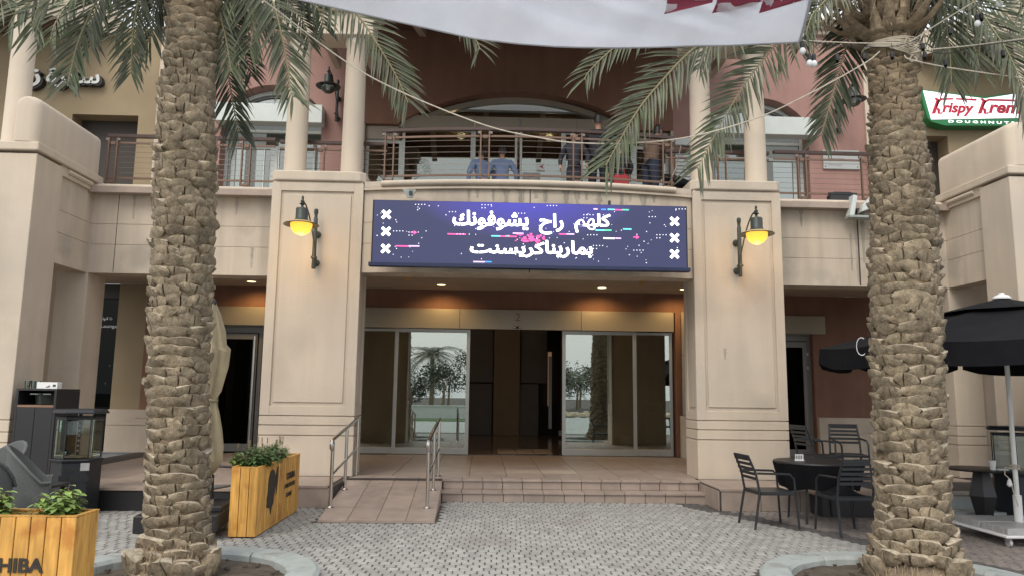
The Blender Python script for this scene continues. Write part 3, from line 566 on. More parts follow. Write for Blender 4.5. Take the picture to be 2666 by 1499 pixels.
P('upper_interior_floor', 'stone', (-3.5, 3.5, Y1, 22, 4.8, ZF)); P('upper_interior_ceiling', 'tan', (-3.6, 3.6, Y1, 22, 7.95, 8.05)); P('upper_interior_wall', 'inttan', (-3.6, 3.6, 21.8, 22, ZF, 7.95), (-3.6, -3.5, Y1, 21.8, ZF, 7.95), (3.5, 3.6, Y1, 21.8, ZF, 7.95))
# lounge window in the left bay
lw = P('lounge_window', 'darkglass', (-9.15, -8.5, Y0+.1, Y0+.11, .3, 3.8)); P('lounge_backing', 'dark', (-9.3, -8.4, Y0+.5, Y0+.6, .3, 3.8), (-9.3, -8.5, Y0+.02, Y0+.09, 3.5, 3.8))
text('lettering', shape('ذا لاونج'), 'bulb', lw, (-8.78, Y0+.09, 3.06), .1); text('lettering', 'The Lounge', 'bulb', lw, (-8.82, Y0+.09, 2.9), .085, .56)
for x, z in ((-8.6, 2.15), (-8.72, 2.08), (-8.78, 1.7)): MB().lathe([(.001, -.02), (.018, 0), (.001, .02)], 8, (x, Y0+.3, z)).build('fairy_light', emit('fairy_light_glow', (1, .8, .4), 3), lw)
# recessed down-lights
DG = emit('downlight_glow', (1, .83, .42), 2.2)
for i, (px, py, lit) in enumerate(((1148, 745, 1), (1570, 752, 1), (1786, 757, 1), (640, 772, 0))):
    p = at(px, py, 15.3); x = p.x if i < 3 else -5.5
    d = thing('downlight', ('left of the two round lit downlights over the glass doors', 'middle round lit downlight over the right sliding door', 'round lit downlight half hidden by the right pillar', 'round downlight above the left side door')[i], 'downlight', (x, 15.45, 3.8), group='round lights in the porch ceiling')
    MB().lathe([(.085, -.001), (.11, -.006), (.11, .0)], 24, cap=False).build('trim_ring', 'white', d, local=True); MB().lathe([(.085, -.002), (.001, -.002)], 24, cap=False).build('lamp_disc', DG, d, local=True)
    ld = bpy.data.lights.new('downlight_lamp', 'SPOT'); ld.energy = 34; ld.color = (1, .62, .25); ld.spot_size = 2.4; ld.spot_blend = .7; ld.shadow_soft_size = .06
    lo = bpy.data.objects.new('downlight_lamp', ld); COL.objects.link(lo); lo.parent = d; lo.location = (0, 0.1, -.03); lo.rotation_euler = (.35, 0, 0)
for x, y, w_ in ((-.6, 18.2, 'just inside, left of centre'), (1.6, 18.2, 'just inside, right of centre'), (-2.2, 17.6, 'over the left door leaf'), (2.6, 20.5, 'far back on the right'), (-2.0, 21, 'far back on the left')):
    d = thing('interior_light', 'round ceiling light of the entrance hall, '+w_, 'ceiling light', (x, y, 3.798), group='round lights inside the hall')
    MB().lathe([(.10, -.004), (.001, -.004)], 20, cap=False).build('lamp_disc', emit('hall_light_glow', (1, .75, .42), 1.6), d, local=True); MB().lathe([(.10, -.003), (.13, -.006), (.13, .0)], 20, cap=False).build('trim_ring', 'white', d, local=True)
    ld = bpy.data.lights.new('hall_lamp', 'POINT'); ld.energy = 5; ld.color = (1, .7, .42); ld.shadow_soft_size = .1; lo = bpy.data.objects.new('hall_lamp', ld); COL.objects.link(lo); lo.parent = d; lo.location = (0, 0, -.15)
for px, py in ((1200, 362), (1430, 370)):
    p = at(px, py, 17.5); d = thing('ceiling_light', 'round warm light in the upper ceiling seen '+('left' if px < 1300 else 'right')+' of the centre door post', 'ceiling light', (p.x, 17.5, 7.948), group='round lights behind the balcony glass'); ld = bpy.data.lights.new('ceiling_lamp', 'POINT'); ld.energy = 22; ld.color = (1, .72, .42); ld.shadow_soft_size = .1; lo = bpy.data.objects.new('ceiling_lamp', ld); COL.objects.link(lo); lo.parent = d; lo.location = (0, 0, -.2)
    MB().lathe([(.12, -.004), (.001, -.004)], 20, cap=False).build('lamp_disc', emit('warm_ceiling_glow', (1, .7, .35), 1.5), d, local=True)
    MB().lathe([(.12, -.003), (.15, -.008), (.15, .0)], 20, cap=False).build('trim_ring', 'white', d, local=True)
# emergency flag-shaped fittings under the soffit
for px in (1058, 1675):
    p = at(px, 733, 14.2); t = thing('soffit_vent', 'small wedge shaped amber fitting under the porch ceiling, '+('left one' if px < 1300 else 'right one'), 'ceiling fitting', (p.x, 14.2, 3.8), group='amber fittings under the porch ceiling')
    s = 1 if px > 1300 else -1
    MB().prism([(-.06*s, 0), (.12*s, 0), (-.06*s, -.14)], 'y', -.02, .02).build('wedge', solid('amber_plastic', (.55, .33, .1)), t, local=True); MB().box(-.08, .08, -.03, .03, -.006, 0).build('mount', 'white', t, local=True)
# ------------------------------------------------------------------ balcony railings
def railing(name, label, curve, xs_posts, x0, x1, ztop):
    """curve(x)->y; double posts at xs_posts"""
    t = thing(name, label, 'railing', ((x0+x1)/2, curve((x0+x1)/2), ZF), group='brown balcony railings')
    n = max(2, int((x1-x0)/.3)); xs = [x0+(x1-x0)*i/n for i in range(n+1)]
    mb = MB()
    for a, b in zip(xs, xs[1:]): mb.bar((a-.002, curve(a), ztop), (b+.002, curve(b), ztop), .085, .05)
    mb.build('handrail', 'raildark', t)
    for zz, w, nm in ((ztop-.12, .03, 'upper_bar'), (5.13, .03, 'lower_bar')):
        mb = MB()
        for a, b in zip(xs, xs[1:]): mb.bar((a, curve(a), zz), (b, curve(b), zz), .03, w)
        mb.build(nm, 'railbrown', t)
    for k in range(6):
        zz = 5.22+k*(ztop-.16-5.22)/5.3
        MB().tube([(x, curve(x), zz) for x in xs], .0036, 5).build('cable', 'cable', t)
    for xp in xs_posts:
        po = MB()
        for d in (-.07, .07): po.bar((xp+d, curve(xp)-.02, 5.04), (xp+d, curve(xp)-.02, ztop-.04), .022, .05, (0, 1, 0))
        po.box(xp-.085, xp+.085, curve(xp)-.045, curve(xp)+.005, 5.035, 5.07); po.box(xp-.025, xp+.025, curve(xp)-.04, curve(xp), 4.98, 5.04)
        po.box(xp-.04, xp+.04, curve(xp)-.04, curve(xp)+.01, ztop-.16, ztop-.11)
        pp = po.build('post', 'railbrown', t)
        for d in (-.1, .1): B('clamp', 'cable', pp, (xp+d-.02, xp+d+.02, curve(xp)-.045, curve(xp)-.015, ztop-.09, ztop-.05))
    return t
railing('balcony_railing', 'bowed brown railing with steel cables above the video screen', lambda x: bow(x)+.22, (-2.33, -.74, .79, 2.33), -2.45, 2.45, 5.91)
railing('balcony_railing', 'straight brown railing left of the left pillar, partly behind the left palm', lambda x: 12.62, (-7.08, -4.83), -7.18, -4.35, 5.87)
railing('balcony_railing', 'straight brown railing right of the right pillar, beside the floodlight', lambda x: 12.62, (4.84, 5.98, 7.08), 4.35, 7.18, 5.87)
railing('balcony_railing', 'short brown railing between and behind the two left columns', lambda x: 12.72, (-3.6,), -4.3, -2.45, 5.87)
railing('balcony_railing', 'short brown railing between and behind the two right columns', lambda x: 12.72, (3.45,), 2.45, 4.3, 5.87)

def stain(parent, x, z1, z0, w, yf, seed):
    rr = random.Random(seed); L_ = []; R_ = []
    for k in range(9):
        f = k/8; z = z1+(z0-z1)*f; q = w*(1-.55*f)*rr.uniform(.55, 1.1); L_.append((x-q, z)); R_.append((x+q*rr.uniform(.6, 1.1), z))
    mb = MB(); pts = L_+R_; n = len(L_); mb.add([(p[0], yf(p[0])-.0022, p[1]) for p in pts], [(i, i+1, n+i+1, n+i) for i in range(n-1)]); mb.build('rain_stain', 'stain', bd)
for a in ((5.70, 4.80, 3.55, .045, 1), (5.82, 4.80, 3.9, .05, 2), (5.60, 4.4, 3.75, .03, 3), (6.9, 4.81, 4.45, .05, 4), (4.75, 4.82, 4.5, .04, 5)): stain(bd, a[0], a[1], a[2], a[3], lambda x: 12.5, a[4])
for a in ((-6.6, 4.82, 4.4, .04, 6), (-6.3, 4.82, 4.55, .05, 7), (-4.9, 4.82, 4.5, .05, 8), (-4.6, 3.95, 3.6, .04, 9)): stain(bd, a[0], a[1], a[2], a[3], lambda x: 12.5, a[4])
for k in range(15):
    x = -1.0+.22*k+random.uniform(-.08, .08); stain(bd, x, 4.822, random.uniform(4.58, 4.72), random.uniform(.03, .09), lambda x: bow(x)-.001, 20+k)

stain(bd, at(1888, 928, 11.96).x, 2.36, 2.18, .035, lambda x: 11.963, 60)
# ------------------------------------------------------------------ palms
def boot_mesh(seed, split, w=1.0, h=1.0):
    """one cut leaf base: x tangential, y outward, z up; unit about .17 wide, .12 tall"""
    r = random.Random(seed); nx, nz = 9, 5; vs, fs = [], []
    cx = r.uniform(-.35, .35); tilt = r.uniform(-.02, .02); lip = r.uniform(.8, 1.15)
    us = [-1, -.8, -.5, -.2, 0, .25, .5, .8, 1]
    if split: us = [-1, -.75, -.4, cx-.07 if cx-.07 > -.35 else -.3, cx, cx+.07, .45, .8, 1]; us = sorted(us)
    hw = .112*w; W_ = [.42, .84, 1.0, .98, .84]; Z_ = [-.072*h, -.042*h, -.004*h, .034*h, .058*h]; D_ = [.002, .030, .046, .060, .064]
    for j in range(nz):
        for i, u in enumerate(us):
            x = u*hw*W_[j]*(1+r.uniform(-.03, .03)); e = abs(u)
            z = Z_[j]-(.022*h*e**2.2 if j >= 3 else 0)+(.022*h*e**1.8 if j <= 1 else 0)+tilt*u+r.uniform(-.0025, .0025)
            y = D_[j]*lip*(1-.55*e**2.4)+r.uniform(-.004, .004)
            if split and abs(u-cx) < .01: y -= .035; z -= .004 if j >= 3 else 0
            vs.append((x, y, z))
    for i, u in enumerate(us): vs.append((u*hw*.8, -.01, Z_[4]+.006-.02*abs(u)**2))   # top cut face runs back into the trunk
    for i, u in enumerate(us): vs.append((u*hw*.5, -.02, Z_[0]+.0))
    for j in range(nz): fs += [(j*nx+i, j*nx+i+1, (j+1)*nx+i+1, (j+1)*nx+i) for i in range(nx-1)]
    b = (nz+1)*nx; cut = [(nz-1)*(nx-1)+i for i in range(nx-1)]; fs += [(b+i, b+i+1, i+1, i) for i in range(nx-1)]
    mb = MB(); mb.add(vs, fs)
    for c_ in cut: mb.mi[c_] = 1
    mb.f += [tuple([j*nx for j in range(nz+1)]+[b]), tuple([j*nx+nx-1 for j in range(nz+1)]+[b+nx-1])]; mb.mi += [0, 0]
    return mb
BOOTS = [boot_mesh(s, s % 2 == 0 or s == 3, 1+.1*(s % 3-1), 1) for s in range(10)]
def lerp_tab(tab, z):
    for (z0, *a), (z1, *b) in zip(tab, tab[1:]):
        if z <= z1 or (z1, *b) == tab[-1]:
            t = max(0, min(1, (z-z0)/(z1-z0))); return [p+(q-p)*t for p, q in zip(a, b)]
def palm(label, tab, y, zt, hgt_rows, wfac, slope, seed, old):
    """tab rows: z, axis x, outer radius"""
    rr = random.Random(seed); x0 = tab[0][1]
    t = thing('date_palm', label, 'palm tree', (x0, y, 0), group='date palms in round kerbs')
    zs = [k*.1 for k in range(int(zt*10)+4)]
    core = MB(); n = 20; vs = []; fs = []
    for z in zs:
        ax, R = lerp_tab(tab, z)
        vs += [(ax+(R-.042)*math.cos(2*PI*k/n)+rr.uniform(-.004, .004), y+(R-.042)*math.sin(2*PI*k/n), z) for k in range(n)]
    for i in range(len(zs)-1): fs += [(i*n+k, i*n+(k+1) % n, (i+1)*n+(k+1) % n, (i+1)*n+k) for k in range(n)]
    core.add(vs, fs).build('trunk', 'trunkcore', t, smooth=True)
    boots = []; z = .09; row = 0
    while z < zt:
        ax, R = lerp_tab(tab, z); pitch = hgt_rows(z); k = wfac(z); cnt = max(6, round(2*PI*(R-.04)/(.165*k)))
        for i in range(cnt):
            a = 2*PI*(i+.5*(row % 2))/cnt+rr.uniform(-.10, .10)+row*.13
            sz = slope*math.sin(a+.4)*.06 if z > 1.2 else slope*math.sin(a+.4)*.12
            boots.append((z+sz+rr.uniform(-.016, .016), a, ax, R, pitch*rr.uniform(.92, 1.25), k*rr.uniform(.82, 1.28), rr.uniform(-.09, .09)))
        z += pitch; row += 1
    boots.sort(key=lambda q: -(-math.sin(q[1])+.25*math.cos(q[1])*(-1 if x0 > 0 else 1)))   # those that face the forecourt first
    mats_ = {}
    far = MB()
    for i, (z, a, ax, R, ph, k, tl) in enumerate(boots):
        rb = R-.06
        key = rr.randrange(10); young = z > old+rr.uniform(-.2, .2)
        mm = 'bootdk' if young else 'boot'
        mw = Matrix.Translation((ax+rb*math.cos(a), y+rb*math.sin(a), z)) @ Matrix.Rotation(a-PI/2, 4, 'Z') @ Matrix.Rotation(tl, 4, 'Y') @ Matrix.Rotation(rr.uniform(-.12, .16)-(.45 if young else 0)*0, 4, 'X') @ Matrix.Diagonal((k, rr.uniform(.7, 1.2)*(1.25 if z > .5 else 1.1), ph/.098, 1))
        if i < 290 and z > 0:
            if (key, mm) not in mats_:
                mats_[(key, mm)] = BOOTS[key].mesh('leaf_base', [mm, 'bootcut' if mm == 'boot' else mm], smooth=True)
            inst('leaf_base', mats_[(key, mm)], t, root_m(t) @ mw)
        else:
            far.add([mw @ Vector(v) for v in BOOTS[key].v], BOOTS[key].f)
    tag(far.build('leaf_bases', 'boot', t, smooth=True), 'the remaining dry leaf bases around the trunk', kind='stuff')
    # ragged root collar and loose fibres
    fb = MB()
    for _ in range(520):
        a = rr.uniform(0, 2*PI); zz = rr.uniform(.02, .34); ax, R = lerp_tab(tab, zz); r0 = R-.04+rr.uniform(-.02, .04); l = rr.uniform(.06, .2)
        p = Vector((ax+r0*math.cos(a), y+r0*math.sin(a), zz)); q = p+Vector((math.cos(a)*rr.uniform(.01, .07), math.sin(a)*rr.uniform(.01, .07), -l)); s = Vector((-math.sin(a), math.cos(a), 0))*rr.uniform(.002, .007)
        q.z = max(q.z, .01); fb.add([p-s, p+s, q], [(0, 1, 2)])
    for _ in range(900):
        a = rr.uniform(0, 2*PI); zz = rr.uniform(.4, zt); ax, R = lerp_tab(tab, zz); r0 = R-rr.uniform(0, .03)
        p = Vector((ax+(r0+.02)*math.cos(a), y+(r0+.02)*math.sin(a), zz)); q = p+Vector((-math.sin(a), math.cos(a), 0))*rr.uniform(-.12, .12)+Vector((math.cos(a)*.02, math.sin(a)*.02, rr.uniform(-.05, .05))); fb.add([p, p+Vector((0, 0, .0022)), q], [(0, 1, 2)])
    tag(fb.build('trunk_fibres', 'fibre', t), kind='stuff')
    for _ in range(7):   # broad broken bases at the foot
        a = rr.uniform(-PI, 0); ax, R = lerp_tab(tab, .1); rb = R-.05; key = rr.randrange(10)
        if (key, 'boot') not in mats_: mats_[(key, 'boot')] = BOOTS[key].mesh('leaf_base', ['boot', 'bootcut'], smooth=True)
        inst('leaf_base', mats_[(key, 'boot')], t, root_m(t) @ Matrix.Translation((ax+rb*math.cos(a), y+rb*math.sin(a), rr.uniform(.05, .16))) @ Matrix.Rotation(a-PI/2, 4, 'Z') @ Matrix.Rotation(rr.uniform(-.5, .5), 4, 'Y') @ Matrix.Diagonal((.9, 1.6, 1.9, 1)))
    return t
PL = palm('left date palm with smooth overlapping leaf bases, fronds over the left pavilion', [(0, -3.34, .40), (.2, -3.33, .33), (.45, -3.325, .275), (1.0, -3.37, .252), (2.05, -3.43, .264), (3.33, -3.475, .274), (4.2, -3.52, .25), (4.9, -3.53, .23), (5.8, -3.55, .235)], 6.85, 5.6, lambda z: .088 if z < 4.6 else .07, lambda z: 1.12 if z < 4.2 else .85, .5, 11, 4.9)
PR = palm('right date palm with square cut stubs and a ring of tied rope', [(0, 3.20, .46), (.25, 3.22, .38), (.5, 3.225, .325), (1.06, 3.24, .30), (1.97, 3.26, .315), (3.1, 3.30, .305), (3.7, 3.3, .275), (4.1, 3.29, .245), (4.9, 3.28, .21), (5.05, 3.26, .235), (5.8, 3.22, .27)], 6.9, 5.35, lambda z: .094 if z < 3.0 else .074 if z < 4.2 else .062, lambda z: 1.25 if z < 3.0 else .95 if z < 4.2 else .66, -1.2, 23, 4.15)
# old brown sheaths under the right crown
for k in range(48):
    rr_ = random.Random(k); a = 2*PI*k/16+.2*(k//16)+rr_.uniform(-.1, .1); z0 = 5.10+(k//16)*.13+rr_.uniform(-.05, .05); L_ = rr_.uniform(.25, .5); out = rr_.uniform(.10, .36)
    p = Vector((3.24+.2*math.cos(a), 6.9+.2*math.sin(a), z0)); d = Vector((math.cos(a), math.sin(a), 0)); s = Vector((-math.sin(a), math.cos(a), 0))
    mb = MB(); ring = []
    for j, (o_, z_, w_) in enumerate(((0, 0, .085), (.07, .02, .08), (out*.6, .08, .06), (out, .16+.04*(k % 3), .035), (out+rr_.uniform(-.04, .12), L_, .012))):
        c_ = p+d*o_+Vector((0, 0, z_)); ring.append([c_-s*w_, c_+d*.035, c_+s*w_, c_-d*.012])
    for r_i in ring: mb.add(r_i, [])
    mb.f = [(4*j+q, 4*j+(q+1) % 4, 4*j+4+(q+1) % 4, 4*j+4+q) for j in range(4) for q in range(4)]+[(3, 2, 1, 0), (16, 17, 18, 19)]; mb.mi = [0]*len(mb.f)
    mb.build('leaf_sheath', 'bootdk', PR, bevel=.006)
tg = MB(); rq = random.Random(77)
for C_, R_, z_ in ((Vector((3.24, 6.9, 0)), .28, 5.25), (Vector((-3.54, 6.85, 0)), .25, 5.45)):
    for k in range(160):
        a = rq.uniform(0, 2*PI); p = C_+Vector((R_*math.cos(a), R_*math.sin(a), z_+rq.uniform(-.1, .3))); d = Vector((math.cos(a), math.sin(a), rq.uniform(-.9, .2)))*rq.uniform(.1, .38); w = Vector((-math.sin(a), math.cos(a), 0))*rq.uniform(.002, .008); tg.add([p-w, p+w, p+d+Vector((0, 0, -.06))], [(0, 1, 2)])
tag(tg.build('dead_fibre', 'bootdk', PR), kind='stuff')
def frond(palmo, pts, L0=.42, n=46, hint=(0, -1, .15), droop=.16, seed=0, m='leaf', start=.0, vang=.22, wid=.0135, ends=1.0):
    r = random.Random(seed); pts = [Vector(p) for p in pts]; fine = []
    for i in range(len(pts)-1):   # catmull-rom
        p0, p1, p2, p3 = pts[max(i-1, 0)], pts[i], pts[i+1], pts[min(i+2, len(pts)-1)]
        for k in range(8):
            t = k/8; fine.append(.5*((2*p1)+(p2-p0)*t+(2*p0-5*p1+4*p2-p3)*t*t+(3*p1-p0-3*p2+p3)*t**3))
    fine.append(pts[-1]); ln = [0]
    for a, b in zip(fine, fine[1:]): ln.append(ln[-1]+(b-a).length)
    T_ = ln[-1]
    def pos(t):
        s = t*T_
        for i in range(len(ln)-1):
            if s <= ln[i+1]+1e-9: f = (s-ln[i])/max(1e-6, ln[i+1]-ln[i]); return fine[i].lerp(fine[i+1], f), (fine[i+1]-fine[i]).normalized()
        return fine[-1], (fine[-1]-fine[-2]).normalized()
    rc = MB(); rc.tube(fine, [.014*(1-.8*(i/len(fine)))+.0015 for i in range(len(fine))], 5)
    lf = MB(); hn = Vector(hint).normalized()
    for i in range(n):
        t = start+(1-start)*(i+.5)/n; p, T = pos(t); N = (hn-T*hn.dot(T)).normalized(); S = T.cross(N)
        prof = min(1, .55+t*1.8)*(1 if t < .55 else 1-(t-.55)*.75*ends)
        for sd_ in (-1, 1):
            a = math.radians(60-30*t+r.uniform(-6, 6)); L = 1.12*L0*prof*r.uniform(.85, 1.08); vv = vang+r.uniform(-.18, .18)
            d = (T*math.cos(a)+(S*sd_*math.cos(vv)+N*math.sin(vv))*math.sin(a)).normalized()
            g = Vector((0, 0, -1)); d2 = (d+g*droop*r.uniform(.5, 1.1)).normalized(); d3 = (d2+g*droop*r.uniform(.5, 1.3)).normalized()
            p0 = p+T*r.uniform(-.006, .006); p1 = p0+d*L*.3; p2 = p1+d2*L*.35; p3 = p2+d3*L*.35
            wv = d.cross(N).normalized(); wn = d.cross(wv).normalized(); w = wid*r.uniform(.8, 1.2)
            if r.random() < .3: wv = (wv+wn*r.uniform(-.8, .8)).normalized()
            c = wn*w*.45
            lf.add([p0-wv*w*.3, p0+wv*w*.3, p1-wv*w, p1+c, p1+wv*w, p2-wv*w*.75, p2+c*.7, p2+wv*w*.75, p3], [(0, 1, 3), (0, 3, 2), (1, 4, 3), (2, 3, 6, 5), (3, 4, 7, 6), (5, 6, 8), (6, 7, 8)])
    f = rc.build('frond', 'rachis', palmo); lf.build('leaflets', m, f); return f
CL, CR = Vector((-3.55, 6.85, 6.0)), Vector((3.22, 6.9, 5.75))
def seen(palmo, C, px, **k):   # the first points leave the crown above the picture, the rest are where the frond hangs
    q = [at(*p) for p in px]; a = q[0]; mid = C.lerp(a, .5)+Vector((0, 0, .35)); frond(palmo, [C, mid]+q, **k)
i = 0
for (px, k) in (
    ([(290, -60, 6.6), (214, 83, 6.5), (183, 190, 6.45), (176, 225, 6.4)], dict(L0=.42, n=56)),
    ([(150, -60, 6.3), (80, 5, 6.2), (40, 38, 6.1), (22, 70, 6.1)], dict(L0=.42, n=48, droop=.3)),
    ([(250, -90, 6.9), (190, -10, 6.9), (145, 60, 6.8), (130, 110, 6.8)], dict(L0=.42, n=52, droop=.2)),
    ([(380, -60, 6.9), (350, 60, 6.9), (343, 150, 6.9), (341, 192, 6.9)], dict(L0=.40, n=54)),
    ([(445, -60, 7.4), (380, -5, 7.5), (330, 40, 7.5), (300, 90, 7.5)], dict(L0=.42, n=50, droop=.25)),
    ([(420, -40, 7.3), (400, 30, 7.4), (395, 90, 7.4), (370, 130, 7.4)], dict(L0=.42, n=50, m='leafdk')),
    ([(585, -60, 7.4), (570, 60, 7.5), (590, 170, 7.5), (610, 290, 7.5), (622, 345, 7.5)], dict(L0=.46, n=70, droop=.25, m='leafdk')),
    ([(590, -60, 6.9), (572, 20, 6.9), (590, 110, 6.9), (602, 186, 6.9)], dict(L0=.40, n=52)),
    ([(640, -50, 6.9), (655, 20, 6.9), (660, 70, 6.9), (650, 130, 6.9)], dict(L0=.40, n=48, droop=.25)),
    ([(680, -60, 6.8), (715, 20, 6.7), (745, 150, 6.7), (757, 235, 6.7), (765, 255, 6.7)], dict(L0=.42, n=62)),
    ([(760, -60, 7.2), (800, -10, 7.3), (830, 30, 7.3), (845, 75, 7.3)], dict(L0=.36, n=40, m='leafdk', droop=.25)),
    ([(840, -60, 7.0), (931, 41, 7.0), (985, 120, 7.0), (1035, 205, 7.0), (1062, 268, 7.0)], dict(L0=.46, n=64, vang=.1)),
    ([(1040, -40, 7.6), (1150, 0, 7.7), (1231, 93, 7.8), (1250, 130, 7.8)], dict(L0=.46, n=54)),
    ([(30, -60, 5.9), (5, 0, 5.8), (-20, 30, 5.8)], dict(L0=.4, n=30)),
    ([(330, -70, 7.2), (270, -10, 7.2), (240, 60, 7.2), (235, 120, 7.2)], dict(L0=.42, n=50, m='leafdk')),
    ([(220, -60, 6.2), (140, -20, 6.1), (95, 30, 6.1), (85, 80, 6.1)], dict(L0=.42, n=50)),
    ([(500, -60, 7.8), (470, 0, 7.9), (440, 50, 8.0)], dict(L0=.4, n=40, m='leafdk')),
    ([(620, -60, 7.9), (640, 10, 8.0), (690, 60, 8.1), (730, 90, 8.1)], dict(L0=.42, n=46, m='leafdk')),
    ([(700, -60, 7.4), (745, -5, 7.4), (790, 60, 7.4), (805, 110, 7.4)], dict(L0=.38, n=44)),
    ([(560, -40, 7.6), (590, 60, 7.7), (640, 150, 7.7), (655, 200, 7.7)], dict(L0=.38, n=50, m='leafdk'))):
    seen(PL, CL, px, seed=i, **k); i += 1
for (px, k) in (
    ([(1850, -40, 7.4), (1720, 40, 7.4), (1600, 124, 7.4), (1535, 185, 7.4), (1522, 208, 7.4)], dict(L0=.42, n=60, droop=.26)),
    ([(1960, 0, 6.6), (1880, 80, 6.5), (1797, 135, 6.5), (1720, 215, 6.45), (1659, 290, 6.4), (1600, 390, 6.4), (1577, 432, 6.4)], dict(L0=.46, n=84)),
    ([(2080, -20, 6.9), (2050, 80, 6.8), (2014, 124, 6.8), (1938, 221, 6.7), (1868, 340, 6.7), (1815, 440, 6.7)], dict(L0=.44, n=84)),
    ([(1960, -60, 7.4), (1900, 60, 7.5), (1845, 120, 7.5), (1820, 180, 7.5)], dict(L0=.36, n=50, droop=.3, m='leafdk')),
    ([(2235, -40, 7.0), (2218, 62, 7.2), (2185, 185, 7.2), (2150, 310, 7.2), (2138, 352, 7.2)], dict(L0=.44, n=80, m='leafdk', vang=.15)),
    ([(2200, -60, 6.5), (2150, 0, 6.4), (2115, 40, 6.4), (2098, 90, 6.4)], dict(L0=.36, n=46)),
    ([(2400, -60, 6.7), (2449, 0, 6.7), (2470, 110, 6.7), (2477, 215, 6.7)], dict(L0=.46, n=70, droop=.26)),
    ([(2430, -60, 7.0), (2494, 40, 7.1), (2535, 120, 7.1), (2550, 180, 7.1)], dict(L0=.42, n=60)),
    ([(2480, -60, 6.6), (2580, 70, 6.5), (2640, 170, 6.4), (2680, 290, 6.4)], dict(L0=.46, n=70)),
    ([(2500, -50, 7.4), (2600, 20, 7.5), (2660, 90, 7.5), (2690, 160, 7.5)], dict(L0=.42, n=56, m='leafdk')),
    ([(2560, -60, 6.0), (2650, -20, 6.0), (2670, 30, 6.0)], dict(L0=.4, n=36)),
    ([(2330, -60, 7.5), (2400, -10, 7.6), (2440, 60, 7.7), (2450, 120, 7.7)], dict(L0=.42, n=56, m='leafdk')),
    ([(2420, -60, 7.8), (2520, 10, 7.9), (2580, 90, 8.0), (2610, 150, 8.0)], dict(L0=.42, n=56, m='leafdk')),
    ([(2160, -60, 7.6), (2120, 20, 7.7), (2085, 90, 7.7), (2080, 130, 7.7)], dict(L0=.38, n=50, m='leafdk'))):
    seen(PR, CR, px, seed=i, **k); i += 1
for palmo, C, a0 in ((PL, CL, .3), (PR, CR, .9)):   # the rest of each crown, above the picture
    for k in range(13):
        a = a0+2*PI*k/13; u = Vector((math.cos(a), math.sin(a), 0)); h = .9+.9*(k % 3)
        frond(palmo, [C, C+u*.7+Vector((0, 0, h)), C+u*1.7+Vector((0, 0, h+.5)), C+u*2.7+Vector((0, 0, h+.25)), C+u*3.3+Vector((0, 0, h-.3))], L0=.46, n=34, hint=(0, 0, 1), droop=.3, seed=100+i, m='leaf' if k % 2 else 'leafdk', wid=.013); i += 1
# ------------------------------------------------------------------ banner cloth
bt = thing('hanging_banner', 'wrinkled white translucent cloth stretched overhead with maroon teeth', 'banner', (0, 5.5, 5))
low = [(740, -3), (860, 24), (1000, 55), (1200, 98), (1300, 110), (1400, 117), (1550, 120), (1700, 117), (1850, 113), (2010, 105)]; s_ = 2666/2575
lp = [at(-0, 0, 6)]*0+[Vector((-3.3, 6.5, 5.35)), at(560*s_, -60, 6.1)]+[at(x*s_, y*s_, 6.0) for x, y in low]
def lowpt(t):
    t *= len(lp)-1; k = min(int(t), len(lp)-2); return lp[k].lerp(lp[k+1], t-k)
def bpt(t, v, off=0):
    p = lowpt(t); top = Vector((p.x-.02*v, p.y-1.5*v, p.z+1.75*v)); n = Vector((0, .76, .65))
    rr_ = math.hypot((1-t)*4.5, v*1.8+.02); an = math.atan2(v*1.8+.02, (1-t)*4.5); wv = (.05*math.sin(9*t+4*v+2.2*math.sin(15*t+v*3))+.012*math.sin(46*t-9*v+2*math.sin(8*t)))*min(1, v*6+.15)+.045*math.sin(34*an+1.5*math.sin(rr_*2))*min(1, rr_*.7)*min(1, v*7)*max(0, 1-rr_/5)
    return top+n*(wv-off)
nu, nv = 220, 60; vs = [bpt(i/nu, j/nv) for j in range(nv+1) for i in range(nu+1)]; fs = [(j*(nu+1)+i, j*(nu+1)+i+1, (j+1)*(nu+1)+i+1, (j+1)*(nu+1)+i) for j in range(nv) for i in range(nu)]
MB().add(vs, fs).build('cloth', 'cloth', bt, smooth=True)
MB().tube([bpt(i/60, 0)-Vector((0, 0, .004)) for i in range(61)], .007, 6).build('hem', cloth('grey_hem', (.45, .45, .47), .3), bt, smooth=True)
MB().tube([bpt(1, j/10) for j in range(11)], .012, 6).build('side_hem', cloth('grey_side_hem', (.45, .45, .47), .3), bt, smooth=True)
for k in range(3):
    xt = 1.80-.40*k; lo_, hi_ = 0, 1
    for _ in range(30):
        mid_ = (lo_+hi_)/2
        if lowpt(mid_).x < xt: lo_ = mid_
        else: hi_ = mid_
    tc = lo_
    mb = MB(); q = []
    for j in range(7):
        for ii in range(4):
            u = ii/3; v = 1.0-(1-.155)*j/6; q.append(bpt(tc-.04+.065*u, v, .006))
    q += [bpt(tc-.042, .114, .006)]; mb.add(q, [(j*4+ii, j*4+ii+1, j*4+5+ii, j*4+4+ii) for j in range(6) for ii in range(3)]+[(24, 25, 28), (25, 26, 28), (26, 27, 28)]); mb.build('tooth', 'maroon', bt)
